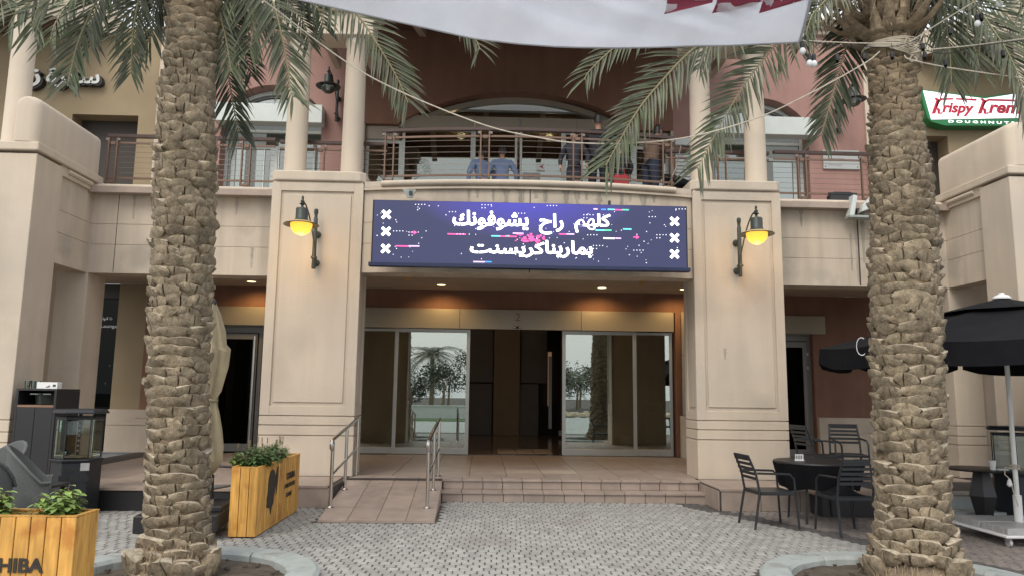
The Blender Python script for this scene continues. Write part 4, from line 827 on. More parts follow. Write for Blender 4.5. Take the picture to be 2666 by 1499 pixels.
# ------------------------------------------------------------------ ropes, festoon lamps
def sag(name, label, px, Y, r=.006, m='rope', group='pale ropes tied to the right palm', cat='rope'):
    pts = [at(x, y, Y if not isinstance(Y, list) else Y[k]) for k, (x, y) in enumerate(px)]
    fine = []
    for i in range(len(pts)-1):
        p0, p1, p2, p3 = pts[max(i-1, 0)], pts[i], pts[i+1], pts[min(i+2, len(pts)-1)]
        for k in range(6):
            t = k/6; fine.append(.5*((2*p1)+(p2-p0)*t+(2*p0-5*p1+4*p2-p3)*t*t+(3*p1-p0-3*p2+p3)*t**3))
    fine.append(pts[-1]); return tag(MB().tube(fine, r, 6).build(name, m, smooth=True), label, cat, group)
sag('rope', 'long pale rope sagging between both palms in front of the upper balcony', [(580, -70), (640, -30), (707, 17), (897, 159), (1049, 242), (1267, 328), (1421, 362), (1510, 373), (1649, 373), (1800, 356), (1962, 311), (2093, 252), (2245, 169), (2290, 135)], [6.9, 6.6]+[6.5]*10+[6.55, 6.62])
sag('rope', 'taut pale rope from the banner corner to the right palm', [(2086, 106), (2102, 107), (2240, 113), (2373, 114)], [6.0, 6.1, 6.4, 6.55])
sag('rope', 'taut pale rope rising steeply right from the right palm', [(2350, 122), (2384, 100), (2460, 52), (2546, 0), (2620, -45)], [6.6, 6.5, 6.3, 6.1, 5.9])
sag('rope', 'pale rope running almost level right from the right palm under the fascia', [(2370, 140), (2408, 131), (2540, 118), (2720, 94)], [6.6, 6.5, 6.4, 6.2])
sag('rope', 'lower pale rope slanting down right from the right palm past the doughnut sign', [(2355, 145), (2372, 156), (2480, 178), (2720, 212)], [6.62, 6.55, 6.5, 6.3])
kn = thing('rope_coil', 'bundle of pale rope wound round the right palm below its crown', 'rope coil', (3.28, 6.9, 4.93))
for k in range(9):
    tl = -.24+.03*k; zz = 4.90+.016*k
    MB().tube([(3.285+.262*math.cos(a/20*2*PI), 6.9+.262*math.sin(a/20*2*PI), zz+tl*.5*math.cos(a/20*2*PI+.3)+random.uniform(-.004, .004)) for a in range(21)], .006, 5).build('coil', 'rope', kn, smooth=True)
for q in ((2365, 108), (2375, 118), (2383, 130), (2378, 152)):
    c_ = at(*q, 6.58); MB().tube([c_+Vector((.03*math.cos(a), .02*math.sin(2*a), .03*math.sin(a))) for a in [x*.6 for x in range(12)]], .007, 5).build('knot', 'rope', kn, smooth=True)
sag('cable', 'thin black lamp cable sagging left of the right palm', [(2078, 20), (2090, 70), (2095, 104), (2180, 118), (2250, 122), (2323, 122), (2400, 100), (2474, 62), (2560, 5), (2600, -20)], [6.0, 6.0, 6.0, 6.2, 6.35, 6.5, 6.4, 6.25, 6.1, 6.0], .0035, 'black', 'black festoon cables', 'cable')
sag('cable', 'thin black lamp cable running right past the pavilion fascia', [(2395, 128), (2462, 140), (2540, 122), (2612, 112), (2720, 100)], [6.5, 6.5, 6.4, 6.3, 6.2], .0035, 'black', 'black festoon cables', 'cable')
def festoon(lab, px, py, Y, cord, white=True):
    p = at(px, py, Y); t = thing('festoon_lamp', lab, 'string light', (p.x, p.y, p.z), group='hanging festoon lamps')
    MB().lathe([(.012, .055), (.017, .05), (.019, .02), (.016, -.002), (.001, -.002)], 12).build('socket', 'black', t, local=True, smooth=True)
    MB().tube([(0, 0, .05), (.003, 0, .05+cord*.5), (0, 0, .05+cord)], .0028, 5).build('cord', 'black', t, local=True)
    MB().lathe([(.001, -.06), (.014, -.056), (.024, -.045), (.027, -.03), (.023, -.014), (.014, -.003), (.001, -.002)] if white else [(.001, -.028), (.012, -.02), (.016, -.006), (.001, 0)], 14).build('bulb', 'bulb' if white else 'darkglass', t, local=True, smooth=True)
for a in (('white globe lamp highest on the banner corner', 2078, 50, 5.98, .03), ('white globe lamp second from top at the banner corner', 2084, 82, 5.98, .04), ('white globe lamp just below the banner corner', 2089, 125, 5.98, .05), ('left one of the pair of white globe lamps under the rope end', 2107, 157, 6.1, .15), ('right one of the pair of white globe lamps under the rope end', 2119, 158, 6.12, .15), ('single white globe lamp before the bright sky right of the right palm', 2544, 54, 6.2, .15), ('white globe lamp at the top right against the sky', 2600, 2, 6.1, .05)): festoon(*a)
for a in (('dark empty lamp over the rose wall, farthest left on the cable', 2180, 158, 6.2, .12), ('dark lamp hanging just left of the right palm', 2250, 154, 6.35, .1), ('dark lamp hanging in front of the right palm bark', 2323, 150, 6.45, .09), ('dark lamp at the rope knot right of the palm', 2403, 128, 6.5, .08), ('dark lamp just below the rope knot', 2408, 150, 6.5, .08), ('dark lamp among fronds on the steep rope', 2474, 88, 6.3, .08), ('dark lamp low among fronds above the doughnut sign', 2462, 170, 6.5, .1), ('dark lamp before the fascia edge at far right', 2612, 146, 6.3, .11), ('dark lamp beside the single white globe', 2556, 50, 6.2, .14)): festoon(*a, white=False)
# ------------------------------------------------------------------ trees, wall and garden behind the camera (seen in the door glass)
def garden_palm(lab, x, y, h, R, seed):
    rr = random.Random(seed); t = thing('garden_palm', lab, 'palm tree', (x, y, 0), group='palms across the forecourt')
    MB().tube([(0, 0, -.02), (.05, 0, h*.5), (0, 0, h)], [.24, .2, .2], 10).build('trunk', 'bootdk', t, local=True)
    for k in range(36):
        a = 2*PI*k/36*1.6; u = Vector((math.cos(a), math.sin(a), 0)); el = rr.uniform(-.1, 1.1); fr = MB(); P_ = [Vector((0, 0, h))+u*R*s*math.cos(el*(1-s*.6))+Vector((0, 0, R*(math.sin(el)*s-.75*s*s))) for s in (0, .25, .5, .75, 1)]
        for i in range(24):
            s = i/24*3.99; p = P_[int(s)].lerp(P_[int(s)+1], s-int(s)); T = (P_[int(s)+1]-P_[int(s)]).normalized(); sd = T.cross(Vector((0, 0, 1))).normalized()
            for q in (-1, 1):
                d = (T*.7+sd*q*.7+Vector((0, 0, -.25))).normalized()*R*.24; fr.add([p-T*.02, p+T*.05, p+d], [(0, 1, 2)])
        fr.tube(P_, [.03, .02, .015, .01, .005], 4); fr.build('frond', 'leaf' if k % 2 else 'leafdk', t, local=True)
garden_palm('palm reflected in the left door leaf', -5.4, -36, 5.0, 3.3, 1); garden_palm('smaller palm reflected left of the first', -9.6, -40, 5.0, 2.6, 2); garden_palm('palm reflected in the right door leaf', 6.9, -40, 3.2, 2.7, 3); garden_palm('palm reflected far right', 11, -48, 4, 2.2, 4)
def bush(name, lab, x, y, r, h, seed, n=900, m='leafdk', cat='tree'):
    rr = random.Random(seed); t = thing(name, lab, cat, (x, y, 0), group='garden trees across the forecourt'); MB().tube([(0, 0, -.02), (.1, 0, h*.45), (-.1, .1, h*.7)], [.16, .1, .05], 7).build('trunk', 'bootdk', t, local=True)
    mb = MB(); cl = [(rr.uniform(-.7, .7)*r, rr.uniform(-.7, .7)*r, h*rr.uniform(.4, .9), r*rr.uniform(.25, .5)) for _ in range(14)]
    for _ in range(n):
        c = rr.choice(cl); v = Vector((rr.gauss(0, 1), rr.gauss(0, 1), rr.gauss(0, 1))).normalized()*c[3]*rr.uniform(.5, 1); p = Vector(c[:3])+v; a = Vector((rr.gauss(0, 1), rr.gauss(0, 1), rr.gauss(0, 1))).normalized()*.13; b = a.orthogonal().normalized()*.07
        mb.add([p-a, p+b, p+a, p-b], [(0, 1, 2, 3)])
    mb.build('crown', m, t, local=True)
for k, (x, y, r, h) in enumerate(((-4.2, -33, 2.2, 4.2), (-1.2, -38, 2.4, 5.6), (4.0, -42, 2.8, 5.0), (5.9, -50, 3.2, 6.2), (9, -46, 2.6, 4.0), (-8, -44, 2.0, 3.0), (1.5, -46, 2.4, 3.6), (-13, -45, 3, 4))):
    bush('garden_tree', ('leafy tree reflected beside the palm in the left door', 'round tree reflected at the right edge of the left door', 'bushy tree reflected in the right door', 'taller tree reflected behind in the right door', 'far tree reflected at the right', 'low tree reflected at far left', 'low tree across the forecourt in the middle', 'broad tree across the forecourt at far left')[k], x, y, r, h, k)
gw = B('garden_wall', 'white', None, (-14, -.9, -14.3, -14, -.03, .75), (-14, -.8, -14.36, -13.94, .752, .82)); tag(gw, 'low white garden wall across the forecourt, seen reflected', 'wall')
lw_ = B('lawn', 'grass', None, (-14, -.9, -14, -10.5, -.06, .03)); tag(lw_, 'strip of green lawn before the low wall', None, None, 'structure')
pv = B('promenade', 'kerb', None, (-40, 40, -34, 1.5, -.06, -.012)); tag(pv, 'pale paved promenade behind the viewer', None, None, 'structure')
rk = MB(); rr = random.Random(5)
for _ in range(12): bush('garden_tree', 'first second third fourth fifth sixth seventh eighth ninth tenth eleventh twelfth'.split()[_]+' tree of the distant row behind the garden, counted from the left', -16+3*_+rr.uniform(-1, 1), rr.uniform(-62, -54), rr.uniform(2.2, 3.2), rr.uniform(3, 5), 40+_, n=700)
for _ in range(260):
    x, y, r = rr.uniform(1.5, 14), rr.uniform(-26, -20), rr.uniform(.12, .4); v = [Vector((rr.gauss(0, 1), rr.gauss(0, 1), rr.gauss(0, 1))).normalized()*r*rr.uniform(.7, 1.1) for _ in range(1)]
    rk.lathe([(.001, -r*.4), (r, -r*.1), (r*.8, r*.45), (.001, r*.6)], rr.choice((5, 6, 7)), (x, y, .1))
rko = rk.build('rockery', solid('sandstone_rock', (.45, .38, .26), .9, var=.2, rnd=.2)); tag(rko, 'bed of pale rocks across the forecourt, seen reflected', 'rocks', None, 'stuff')
# ------------------------------------------------------------------ video screen
SY = 11.42
ls_ = thing('video_screen', 'wide dark blue video screen with white Arabic words on the bowed beam', 'screen', (0, SY, 4.05))
B('cabinet', 'black', ls_, (-2.46, 2.46, SY+.01, SY+.13, 3.535, 4.545), bevel=.006)
B('bottom_rail', solid('navy_metal', (.02, .03, .08), .35), ls_, (-2.49, 2.49, SY-.03, SY+.10, 3.50, 3.56), bevel=.006)
mt, t_, b_ = newmat('screen_picture'); N, L = t_.nodes, t_.links
g_ = N.new('ShaderNodeNewGeometry'); sp = N.new('ShaderNodeSeparateXYZ'); L.new(g_.outputs['Position'], sp.inputs[0])
vd = N.new('ShaderNodeVectorMath'); vd.operation = 'DISTANCE'; vd.inputs[1].default_value = (-.1, SY, 4.9); 
mp = N.new('ShaderNodeVectorMath'); mp.operation = 'MULTIPLY'; mp.inputs[1].default_value = (.55, 1, 1.25); L.new(g_.outputs['Position'], mp.inputs[0]); vd.inputs[1].default_value = (-.05, SY, 4.75*1.25); L.new(mp.outputs[0], vd.inputs[0])
cr = N.new('ShaderNodeValToRGB'); L.new(vd.outputs['Value'], cr.inputs[0]); e = cr.color_ramp.elements
e[0].position = .3; e[0].color = (.065, .06, .45, 1); e[1].position = 1.35; e[1].color = (.036, .042, .11, 1); e2 = cr.color_ramp.elements.new(.85); e2.color = (.055, .052, .20, 1)
L.new(cr.outputs[0], b_.inputs['Emission Color']); b_.inputs['Emission Strength'].default_value = .95; b_.inputs['Base Color'].default_value = (.01, .01, .012, 1); b_.inputs['Roughness'].default_value = .5
B('display', mt, ls_, (-2.436, 2.436, SY, SY+.012, 3.563, 4.538))
WH = emit('screen_white', (1, 1, 1), 1.9); FY = SY-.004
def scr(px, py): p = at(px, py, SY); return p.x, p.z
for s, w, h, (x0, y0, x1, y1) in ((('كلهم'), 0, 0, (1496, 556, 1590, 608)), (('راح'), 0, 0, (1404, 556, 1467, 612)), (('يشوفونك'), 0, 0, (1179, 547, 1376, 602)), (('بمارينا'), 0, 0, (1420, 626, 1543, 674)), (('كريسنت'), 0, 0, (1224, 627, 1418, 672))):
    a = scr(x0, y0); b = scr(x1, y1); text('lettering', shape(s), WH, ls_, ((a[0]+b[0])/2, FY, (a[1]+b[1])/2), abs(a[1]-b[1]), abs(b[0]-a[0]), bold=.026)
for px, py in ((1006, 559), (1005, 603), (1004, 648), (1756, 577), (1756, 620), (1756, 662)):
    x, z = scr(px, py); mb = MB()
    for s in (-1, 1): mb.bar((x-.062, FY-.001*s, z-.062*s), (x+.062, FY-.001*s, z+.062*s), .045, .003, (0, 1, 0)) if False else mb.prism([(x-.075, z-s*.045), (x-.045, z-s*.075), (x+.075, z+s*.045), (x+.045, z+s*.075)], 'y', FY-.001*(s+2), FY)
    mb.build('cross_mark', WH, ls_)
rr = random.Random(9); dm = MB()
def dot(x, z, r=.0062): dm.prism([(x-r, z-r), (x+r, z-r), (x+r, z+r), (x-r, z+r)], 'y', FY-.001, FY+.002)
for gx, gz in ((1082, 533), (1255, 534), (1425, 536), (1760, 545), (1170, 552), (1350, 556), (1520, 560), (1690, 565), (1025, 602), (1065, 605), (1530, 612), (1710, 612), (1190, 610), (1650, 652), (1545, 640)):
    for k in range(rr.choice((3, 4, 6))): x, z = scr(gx+8*(k % 4), gz+8*(k//4)); dot(x, z)
for _ in range(95): dot(rr.uniform(-2.4, 2.4), rr.uniform(3.6, 4.51), rr.uniform(.004, .0065))
tag(dm.build('star_dots', emit('screen_dots', (.85, .85, 1), 1.0), ls_), kind='stuff')
PK, CYN, GRN, BLU, LIL = [emit('screen_'+n, c, .75) for n, c in (('pink', (.9, .1, .35)), ('cyan', (.15, .75, .8)), ('green', (.1, .7, .4)), ('blue', (.05, .3, .9)), ('lilac', (.75, .5, .9)))]
for m_, x0, x1, y in ((PK, 1165, 1213, 610), (CYN, 1279, 1302, 615), (GRN, 1316, 1326, 615), (PK, 1302, 1345, 616), (LIL, 1335, 1363, 608), (PK, 1345, 1362, 611), (PK, 1455, 1475, 610), (LIL, 1475, 1495, 610), (CYN, 1550, 1572, 600), (GRN, 1572, 1592, 600), (WH, 1571, 1600, 621), (LIL, 1602, 1617, 621), (CYN, 1622, 1644, 597), (LIL, 1545, 1556, 545), (BLU, 1565, 1578, 546), (CYN, 1582, 1600, 546), (PK, 1600, 1620, 547), (GRN, 1620, 1637, 547), (LIL, 1232, 1262, 682), (BLU, 1262, 1280, 682), (PK, 1030, 1064, 641), (LIL, 1064, 1092, 641)):
    a, b = scr(x0, y), scr(x1, y); z = (a[1]+b[1])/2; MB().prism([(a[0], z-.010), (b[0], z-.010), (b[0], z+.010), (a[0], z+.010)], 'y', FY+.0005, FY+.002).build('colour_bar', m_, ls_)
for px, py in ((1077, 606), (1656, 618)):
    x, z = scr(px, py); MB().prism([(x-.045, z-.008), (x+.005, z-.008), (x, z-.035), (x+.05, z), (x, z+.035), (x+.005, z+.008), (x-.045, z+.008)], 'y', FY-.001, FY+.002).build('arrow', PK, ls_)
pb = MB()
for _ in range(46):
    px, py = rr.gauss(1387, 18), rr.gauss(620, 6); x, z = scr(px, py); w = rr.uniform(.008, .022); pb.prism([(x-w, z-w*.8), (x+w, z-w*.8), (x+w, z+w*.8), (x-w, z+w*.8)], 'y', FY+.0003+rr.uniform(0, .001), FY+.002)
tag(pb.build('pink_glitch', PK, ls_), kind='stuff')
bk = thing('screen_bracket', 'small rusty bracket on the stained beam above the screen left end', 'bracket', (-1.93, 11.8, 4.73)); MB().prism([(-.11, .06), (.11, .06), (.05, -.07), (-.03, -.07)], 'y', -.12, -.08).build('plate', 'kerb', bk, local=True); MB().box(.0, .05, -.14, -.12, -.03, .03).build('clip', 'iron', bk, local=True)
bk = thing('screen_bracket', 'thin dark rod rising above the screen near its right end', 'bracket', (1.26, 11.6, 4.55)); MB().box(-.02, .02, -.02, .02, -.02, .10).build('rod', 'iron', bk, local=True)
# ------------------------------------------------------------------ wall lamps
GLOW = emit('amber_globe_glow', (.98, .50, .06), 1.0)
def wall_lamp(lab, x, y, z, lit, s):
    t = thing('wall_lamp', lab, 'wall lamp', (x, y, z), group='iron wall lamps with wide hats'); s_ = s; f = -.16
    MB().lathe([(.001, -.02), (.03, -.02), (.033, 0), (.033, .78), (.026, .8), (.024, .84), (.03, .87), (.036, .9), (.03, .94), (.001, .955)], 14, (0, f, 0)).build('pole', 'iron', t, local=True, smooth=True)
    for zz in (.10, .56): MB().tube([(0, 0, zz), (0, -.03, zz), (0, f, zz)], [.06, .055, .03], 14).build('wall_plate', 'iron', t, local=True, smooth=True)
    MB().box(-.045, .045, f-.04, f+.04, .14, .18).build('collar', 'iron', t, local=True, bevel=.008)
    lx_ = -.09*s; arc = [(0, f-.05, .08)]+[(0, f-.08-.48*(k/10), .15+.78*math.sin(k/10*PI*.52)) for k in range(1, 11)]
    MB().tube([(s_*.05+p[0], p[1], p[2]) for p in arc[:1]]+[(s_*.05*(1-k/10)+lx_*k/10, arc[k][1], arc[k][2]) for k in range(1, 11)]+[(lx_, -.66, .98)], .0115, 8).build('arm', 'iron', t, local=True, smooth=True)
    ly, lz, lx = -.70, .56, -.09*s
    MB().lathe([(.001, .46), (.012, .45), (.02, .43), (.012, .41), (.02, .39), (.03, .37), (.02, .35), (.045, .33), (.02, .31), (.022, .265), (.085, .26), (.092, .245), (.092, .10), (.11, .075), (.17, .045), (.262, .008), (.266, .0), (.262, -.004), (.17, .028), (.1, .04), (.001, .04)], 28, (lx, ly, lz)).build('lamp_hat', 'iron', t, local=True, smooth=True)
    bowl = MB().lathe([(.162, .02)]+[(.162*math.cos(a*PI/16), -.155*math.sin(a*PI/16)) for a in range(8)]+[(.001, -.155)], 24, (lx, ly, lz), cap=False).build('globe', GLOW if lit else 'clear', t, local=True, smooth=True)
    if lit:
        MB().lathe([(.255, .016), (.17, .05), (.16, .05)], 28, (lx, ly, lz-.003), cap=False).build('reflector', solid('cream_enamel', (.6, .45, .2), .4), t, local=True)
        ld = bpy.data.lights.new('globe_lamp', 'POINT'); ld.energy = 8; ld.color = (1, .62, .25); ld.shadow_soft_size = .13; lo = bpy.data.objects.new('globe_lamp', ld); COL.objects.link(lo); lo.parent = t; lo.location = (lx, ly, lz-.22)
    else: MB().lathe([(.001, .05), (.05, .03), (.04, -.06), (.001, -.08)], 12, (lx, ly, lz)).build('bulb', 'bulb', t, local=True, smooth=True)
wall_lamp('lit amber wall lamp on the left cream pillar', -3.41, 11.96, 3.52, True, 1)
wall_lamp('lit amber wall lamp on the right cream pillar', 3.41, 11.96, 3.52, True, -1)
wall_lamp('unlit wall lamp on the rose wall between the two left columns', -4.05, 16.2, 7.5, False, 1)
wall_lamp('unlit wall lamp on the rose wall behind a frond left of the right palm', 7.25, 16.2, 7.52, False, -1)
wall_lamp('dark wall lamp on the far left pier, mostly outside the picture', -8.06, 10.75, 3.5, False, 1)
# floodlight
fl = thing('floodlight', 'grimy white floodlight bracket on the right wing moulding', 'floodlight', (5.72, 12.38, 4.72))
MB().prism([(-.25, -.06), (-.17, -.06), (-.10, .28), (-.17, .30)], 'y', -.16, 0).build('left_plate', 'white_panel', fl, local=True, bevel=.005)
MB().prism([(-.05, .0), (.22, .10), (.24, .30), (.20, .32), (-.02, .12)], 'y', -.18, 0).build('right_plate', 'white_panel', fl, local=True, bevel=.005)
MB().box(-.26, .24, -.17, .02, -.1, -.06).build('tray', 'kerb', fl, local=True, bevel=.005)
fb_ = thing('projector_housing', 'black housing standing behind the floodlight on the balcony edge', 'floodlight housing', (5.5, 12.55, 4.985)); MB().prism([(-.22, 0), (.22, 0), (.22, .12), (.15, .16), (-.15, .16), (-.22, .1)], 'y', -.05, .1).build('housing', 'black', fb_, local=True, bevel=.008); MB().box(-.25, .25, -.06, -.03, .11, .14).build('visor', 'black', fb_, local=True)
# ------------------------------------------------------------------ shop signs
kk = thing('doughnut_sign', 'white and green bow tie shop sign with red script', 'shop sign', (10.4, 15.95, 8.1))
def kp(px, py): p = at(px, py, 15.9); return (p.x, p.z)
g1 = [kp(*q) for q in ((2393, 232), (2560, 252), (2640, 243), (2790, 240), (2756, 335), (2655, 336), (2640, 329), (2460, 328), (2425, 318), (2415, 308))]
MB().prism(g1, 'y', 15.90, 16.18).build('green_body', solid('sign_green', (.012, .17, .05), .35), kk, bevel=.01)
wp = [kp(*q) for q in ((2403, 237), (2562, 258), (2640, 246), (2778, 246), (2750, 306), (2424, 312))]
MB().prism(wp, 'y', 15.885, 15.899).build('white_face', emit('sign_face_glow', (.86, .86, .95), .75), kk)
RD = solid('sign_red', (.50, .008, .03), .4)
def ktext(s, x0, y0, x1, y1, mt_, sh_=.25, bold=.012):
    a, b = kp(x0, y0), kp(x1, y1); text('lettering', s, mt_, kk, ((a[0]+b[0])/2, 15.88, (a[1]+b[1])/2), abs(a[1]-b[1]), abs(b[0]-a[0]), thick=.008, bold=bold, shear=sh_)
for pts in ([(2424, 298), (2434, 297), (2446, 262), (2437, 256), (2431, 257), (2436, 263)], [(2434, 286), (2446, 266), (2452, 262), (2481, 261), (2481, 257), (2448, 257), (2440, 264)], [(2438, 282), (2446, 285), (2446, 295), (2452, 293), (2452, 298), (2440, 298)],
            [(2487, 257), (2542, 259), (2540, 264), (2487, 261)],
            [(2544, 298), (2554, 297), (2566, 264), (2557, 258), (2550, 258), (2556, 265)], [(2554, 286), (2566, 268), (2574, 264), (2640, 266), (2640, 261), (2572, 259), (2562, 264)], [(2558, 282), (2566, 286), (2566, 295), (2572, 293), (2572, 298), (2560, 298)]):
    MB().prism([kp(*q) for q in pts], 'y', 15.876, 15.884).build('letter_stroke', RD, kk)
ktext('rispy', 2450, 268, 2537, 305, RD, .3, .035); ktext('reme', 2571, 273, 2680, 299, RD, .3, .035)
ktext('D O U G H N U T S', 2468, 314, 2640, 325, emit('sign_letter_glow', (.9, .95, .95), .8), 0, .02)
ss = thing('shop_letters', 'grey raised Arabic letters on the tan wall at upper left', 'shop sign', (-10.5, 16.15, 8.2))
def st_(s, x0, y0, x1, y1):
    a, b = at(x0, y0, 16.05), at(x1, y1, 16.05)
    text('letter_back', shape(s), 'black', ss, ((a.x+b.x)/2+.04, 16.12, (a.z+b.z)/2-.03), abs(a.z-b.z), abs(b.x-a.x), thick=.13, bold=.03)
    text('lettering', shape(s), 'alu', ss, ((a.x+b.x)/2, 16.04, (a.z+b.z)/2), abs(a.z-b.z), abs(b.x-a.x), thick=.02, bold=.02)
st_('سفرة', 124, 178, 258, 232); st_('زه', 45, 180, 104, 230)
# ------------------------------------------------------------------ stainless handrails of the ramp
def handrail(lab, x, xb):
    t = thing('ramp_handrail', lab, 'handrail', (x, 10.25, .07), group='steel handrails of the ramp')
    pts = [(x, 10.25, .075), (x+.015, 11.18, .19), (x+.03, 12.05, .30)]; tops = []
    for k, (px_, py_, pz) in enumerate(pts):
        MB().tube([(px_, py_, pz), (px_, py_, pz+.86)], .024, 14).build('post', 'steel', t, smooth=True); MB().lathe([(.05, 0), (.05, .012), (.03, .024), (.026, .03)], 18, (px_, py_, pz)).build('base_flange', 'steel', t, smooth=True); tops.append((px_, py_, pz+.86))
    a, c = Vector(tops[0]), Vector(tops[2]); d = (c-a).normalized()
    MB().tube([a+Vector((0, -.03, -.10)), a-d*.09+Vector((0, 0, -.07)), a-d*.10+Vector((0, 0, -.02)), a-d*.05+Vector((0, 0, .025)), a+Vector((0, 0, .03))]+[a.lerp(c, k/4)+Vector((0, 0, .03)) for k in (1, 2, 3)]+[c+Vector((0, .02, .03))], .025, 14).build('top_rail', 'steel', t, smooth=True)
    MB().tube([(x, 10.25, .075+.43), (x+.03, 12.05, .30+.43)], .019, 12).build('middle_rail', 'steel', t, smooth=True)
handrail('steel handrail on the left side of the ramp beside the left pillar', -2.68, 0); handrail('steel handrail on the right side of the ramp beside the steps', -1.41, 0)
# ------------------------------------------------------------------ wooden planters
def plank_box(lab, x0, x1, y0, y1, h, wx, wy, cat='planter'):
    t = thing('wooden_planter', lab, cat, ((x0+x1)/2, (y0+y1)/2, 0), group='yellow plank planters'); T = .022
    def run(a, b, w):
        n = max(1, round((b-a)/w)); return [(a+(b-a)*i/n, a+(b-a)*(i+1)/n) for i in range(n)]
    for yy, s in ((y0, 1), (y1, -1)):
        for a, b in run(x0, x1, wx): B('plank', 'wood', t, (a+.0035, b-.0035, min(yy, yy+s*T), max(yy, yy+s*T), .015, h-random.uniform(.004, .008)), bevel=.003)
    for xx, s in ((x0, 1), (x1, -1)):
        for a, b in run(y0+T, y1-T, wy): B('plank', 'wood', t, (min(xx, xx+s*T), max(xx, xx+s*T), a+.0025, b-.0025, .015, h-random.uniform(.004, .008)), bevel=.003)
    B('liner', 'black', t, (x0+T+.002, x1-T-.002, y0+T+.002, y1-T-.002, .03, h-.12)); B('inner_trough', 'terracotta', t, (x0+.04, x1-.04, y0+.04, y0+.05, h-.119, h-.03), (x0+.04, x1-.04, y1-.05, y1-.04, h-.119, h-.03)) if y1-y0 < 1 else None
    B('potting_soil', 'soil', t, (x0+.05, x1-.05, y0+.052, y1-.052, h-.119, h-.06))
    for q in ((x0, x1, y0, y0+.03), (x0, x1, y1-.03, y1), (x0, x0+.03, y0+.031, y1-.031), (x1-.03, x1, y0+.031, y1-.031)): B('rim', 'wood', t, (*q, h-.004, h+.006))
    return t
p1 = plank_box('yellow plank planter at the lower left corner, black word on its front', -5.6, -3.40, 5.30, 5.60, .745, .10, .1)
p2 = plank_box('long yellow plank planter with head silhouette, turned sideways by the left palm', -3.45, -3.15, 8.57, 10.46, .755, .10, .095)
text('lettering', 'COHIBA', 'ink', p1, (-3.835, 5.294, .43), .095, .50, thick=.004, bold=.035)
text('lettering', 'ATMOSPHERE', 'ink', p1, (-3.88, 5.294, .335), .045, .62, thick=.004)
def ptx(s, yc, z, h, w, b=0): text('lettering', s, 'ink', p2, (-3.144, yc, z), h, w, thick=.004, bold=b, rot=(PI/2, 0, PI/2))
ptx('COHIBA', 9.98, .53, .085, .42, .03); ptx('ATMOSPHERE', 9.95, .415, .055, .52, .003); ptx('KUWAIT', 9.93, .30, .055, .27, .003)
hd_ = [(0.0, .0), (.03, .09), (.10, .14), (.10, .22), (.14, .30), (.16, .38), (.14, .48), (.08, .56), (0, .60), (-.09, .58), (-.15, .50), (-.165, .42), (-.16, .33), (-.20, .22), (-.185, .19), (-.20, .12), (-.10, .10), (-.05, .085)]
MB().prism([(9.12+a*.95, .17+b*.86) for a, b in hd_], 'x', -3.148, -3.143).build('head_silhouette', 'ink', p2)
MB().prism([(9.12+a, .17+b) for a, b in ((.15, .44), (.20, .52), (.24, .53), (.245, .40), (.20, .20), (.175, .30))], 'x', -3.148, -3.143).build('hair_silhouette', 'ink', p2)
def herb(name, lab, x, y, z, r, h, n, m, seed, sz=.05, cat='plant', flowers=0):
    rr = random.Random(seed); t = thing(name, lab, cat, (x, y, z), group='herbs growing in the planters'); st = MB(); lv = MB()
    for k in range(max(6, n//14)):
        a = rr.uniform(0, 2*PI); q = r*math.sqrt(rr.random()); tip = Vector((q*math.cos(a)*1.1, q*math.sin(a)*1.1, h*(1-.35*(q/r)**2)*rr.uniform(.75, 1.1))); b0 = Vector((q*math.cos(a)*.4, q*math.sin(a)*.4, 0))
        st.tube([b0, (b0+tip)/2+Vector((0, 0, .01)), tip], [.004, .003, .002], 4)
        for j in range(14):
            s = .3+.7*(j+rr.random())/14; p = b0.lerp(tip, s); aa = j*2.4+rr.uniform(-.4, .4); L_ = sz*rr.uniform(.65, 1.2)*(1.15-.3*s); d = Vector((math.cos(aa), math.sin(aa), rr.uniform(-.35, .5))).normalized(); w = d.cross(Vector((0, 0, 1))).normalized()*L_*.3; c = Vector((0, 0, -.15*L_))
            lv.add([p, p+d*L_*.35+w, p+d*L_*.45+c*.3, p+d*L_*.35-w, p+d*L_*.75+w*.75+c, p+d*L_*.75-w*.75+c, p+d*L_+c*2.2], [(0, 1, 2), (0, 2, 3), (1, 4, 2), (2, 5, 3), (2, 4, 6, 5)])
    st.build('stems', 'stem', t, local=True); lv.build('leaves', m, t, local=True)
    if flowers:
        fb = MB()
        for _ in range(flowers):
            a, q = rr.uniform(0, 2*PI), r*rr.random(); p = Vector((q*math.cos(a), q*math.sin(a), h*.8)); hh = rr.uniform(.06, .16); fb.tube([p, p+Vector((rr.uniform(-.02, .02), 0, hh))], .002, 4)
            for j in range(6): fb.lathe([(.001, -.006), (.009, 0), (.001, .008)], 5, tuple(p+Vector((0, 0, hh*(.4+.1*j)))))
        fb.build('seed_heads', 'bootdk', t, local=True)
herb('basil_plant', 'bright basil bush at the right end of the lower left planter', -3.60, 5.45, .66, .14, .27, 361, 'basil', 1, 0.077)
herb('basil_plant', 'small bright basil near the picture edge in the lower left planter', -4.02, 5.45, .66, .10, .24, 247, 'basil', 2, 0.069)
herb('creeping_herb', 'low thin herb between the two basil bushes', -3.83, 5.43, .67, .12, .09, 209, 'basildk', 3, 0.037)
herb('herb_bush', 'dense dark mint bush at the near end of the sideways planter', -3.30, 8.92, .68, .23, .30, 798, 'basildk', 4, 0.062, flowers=6)
herb('herb_bush', 'dense dark mint bush at the middle of the sideways planter', -3.30, 9.42, .68, .23, .29, 798, 'basildk', 5, 0.062, flowers=4)
herb('herb_bush', 'lower mint bush at the far end of the sideways planter', -3.29, 9.86, .68, .17, .24, 456, 'basildk', 6, 0.056, flowers=6)
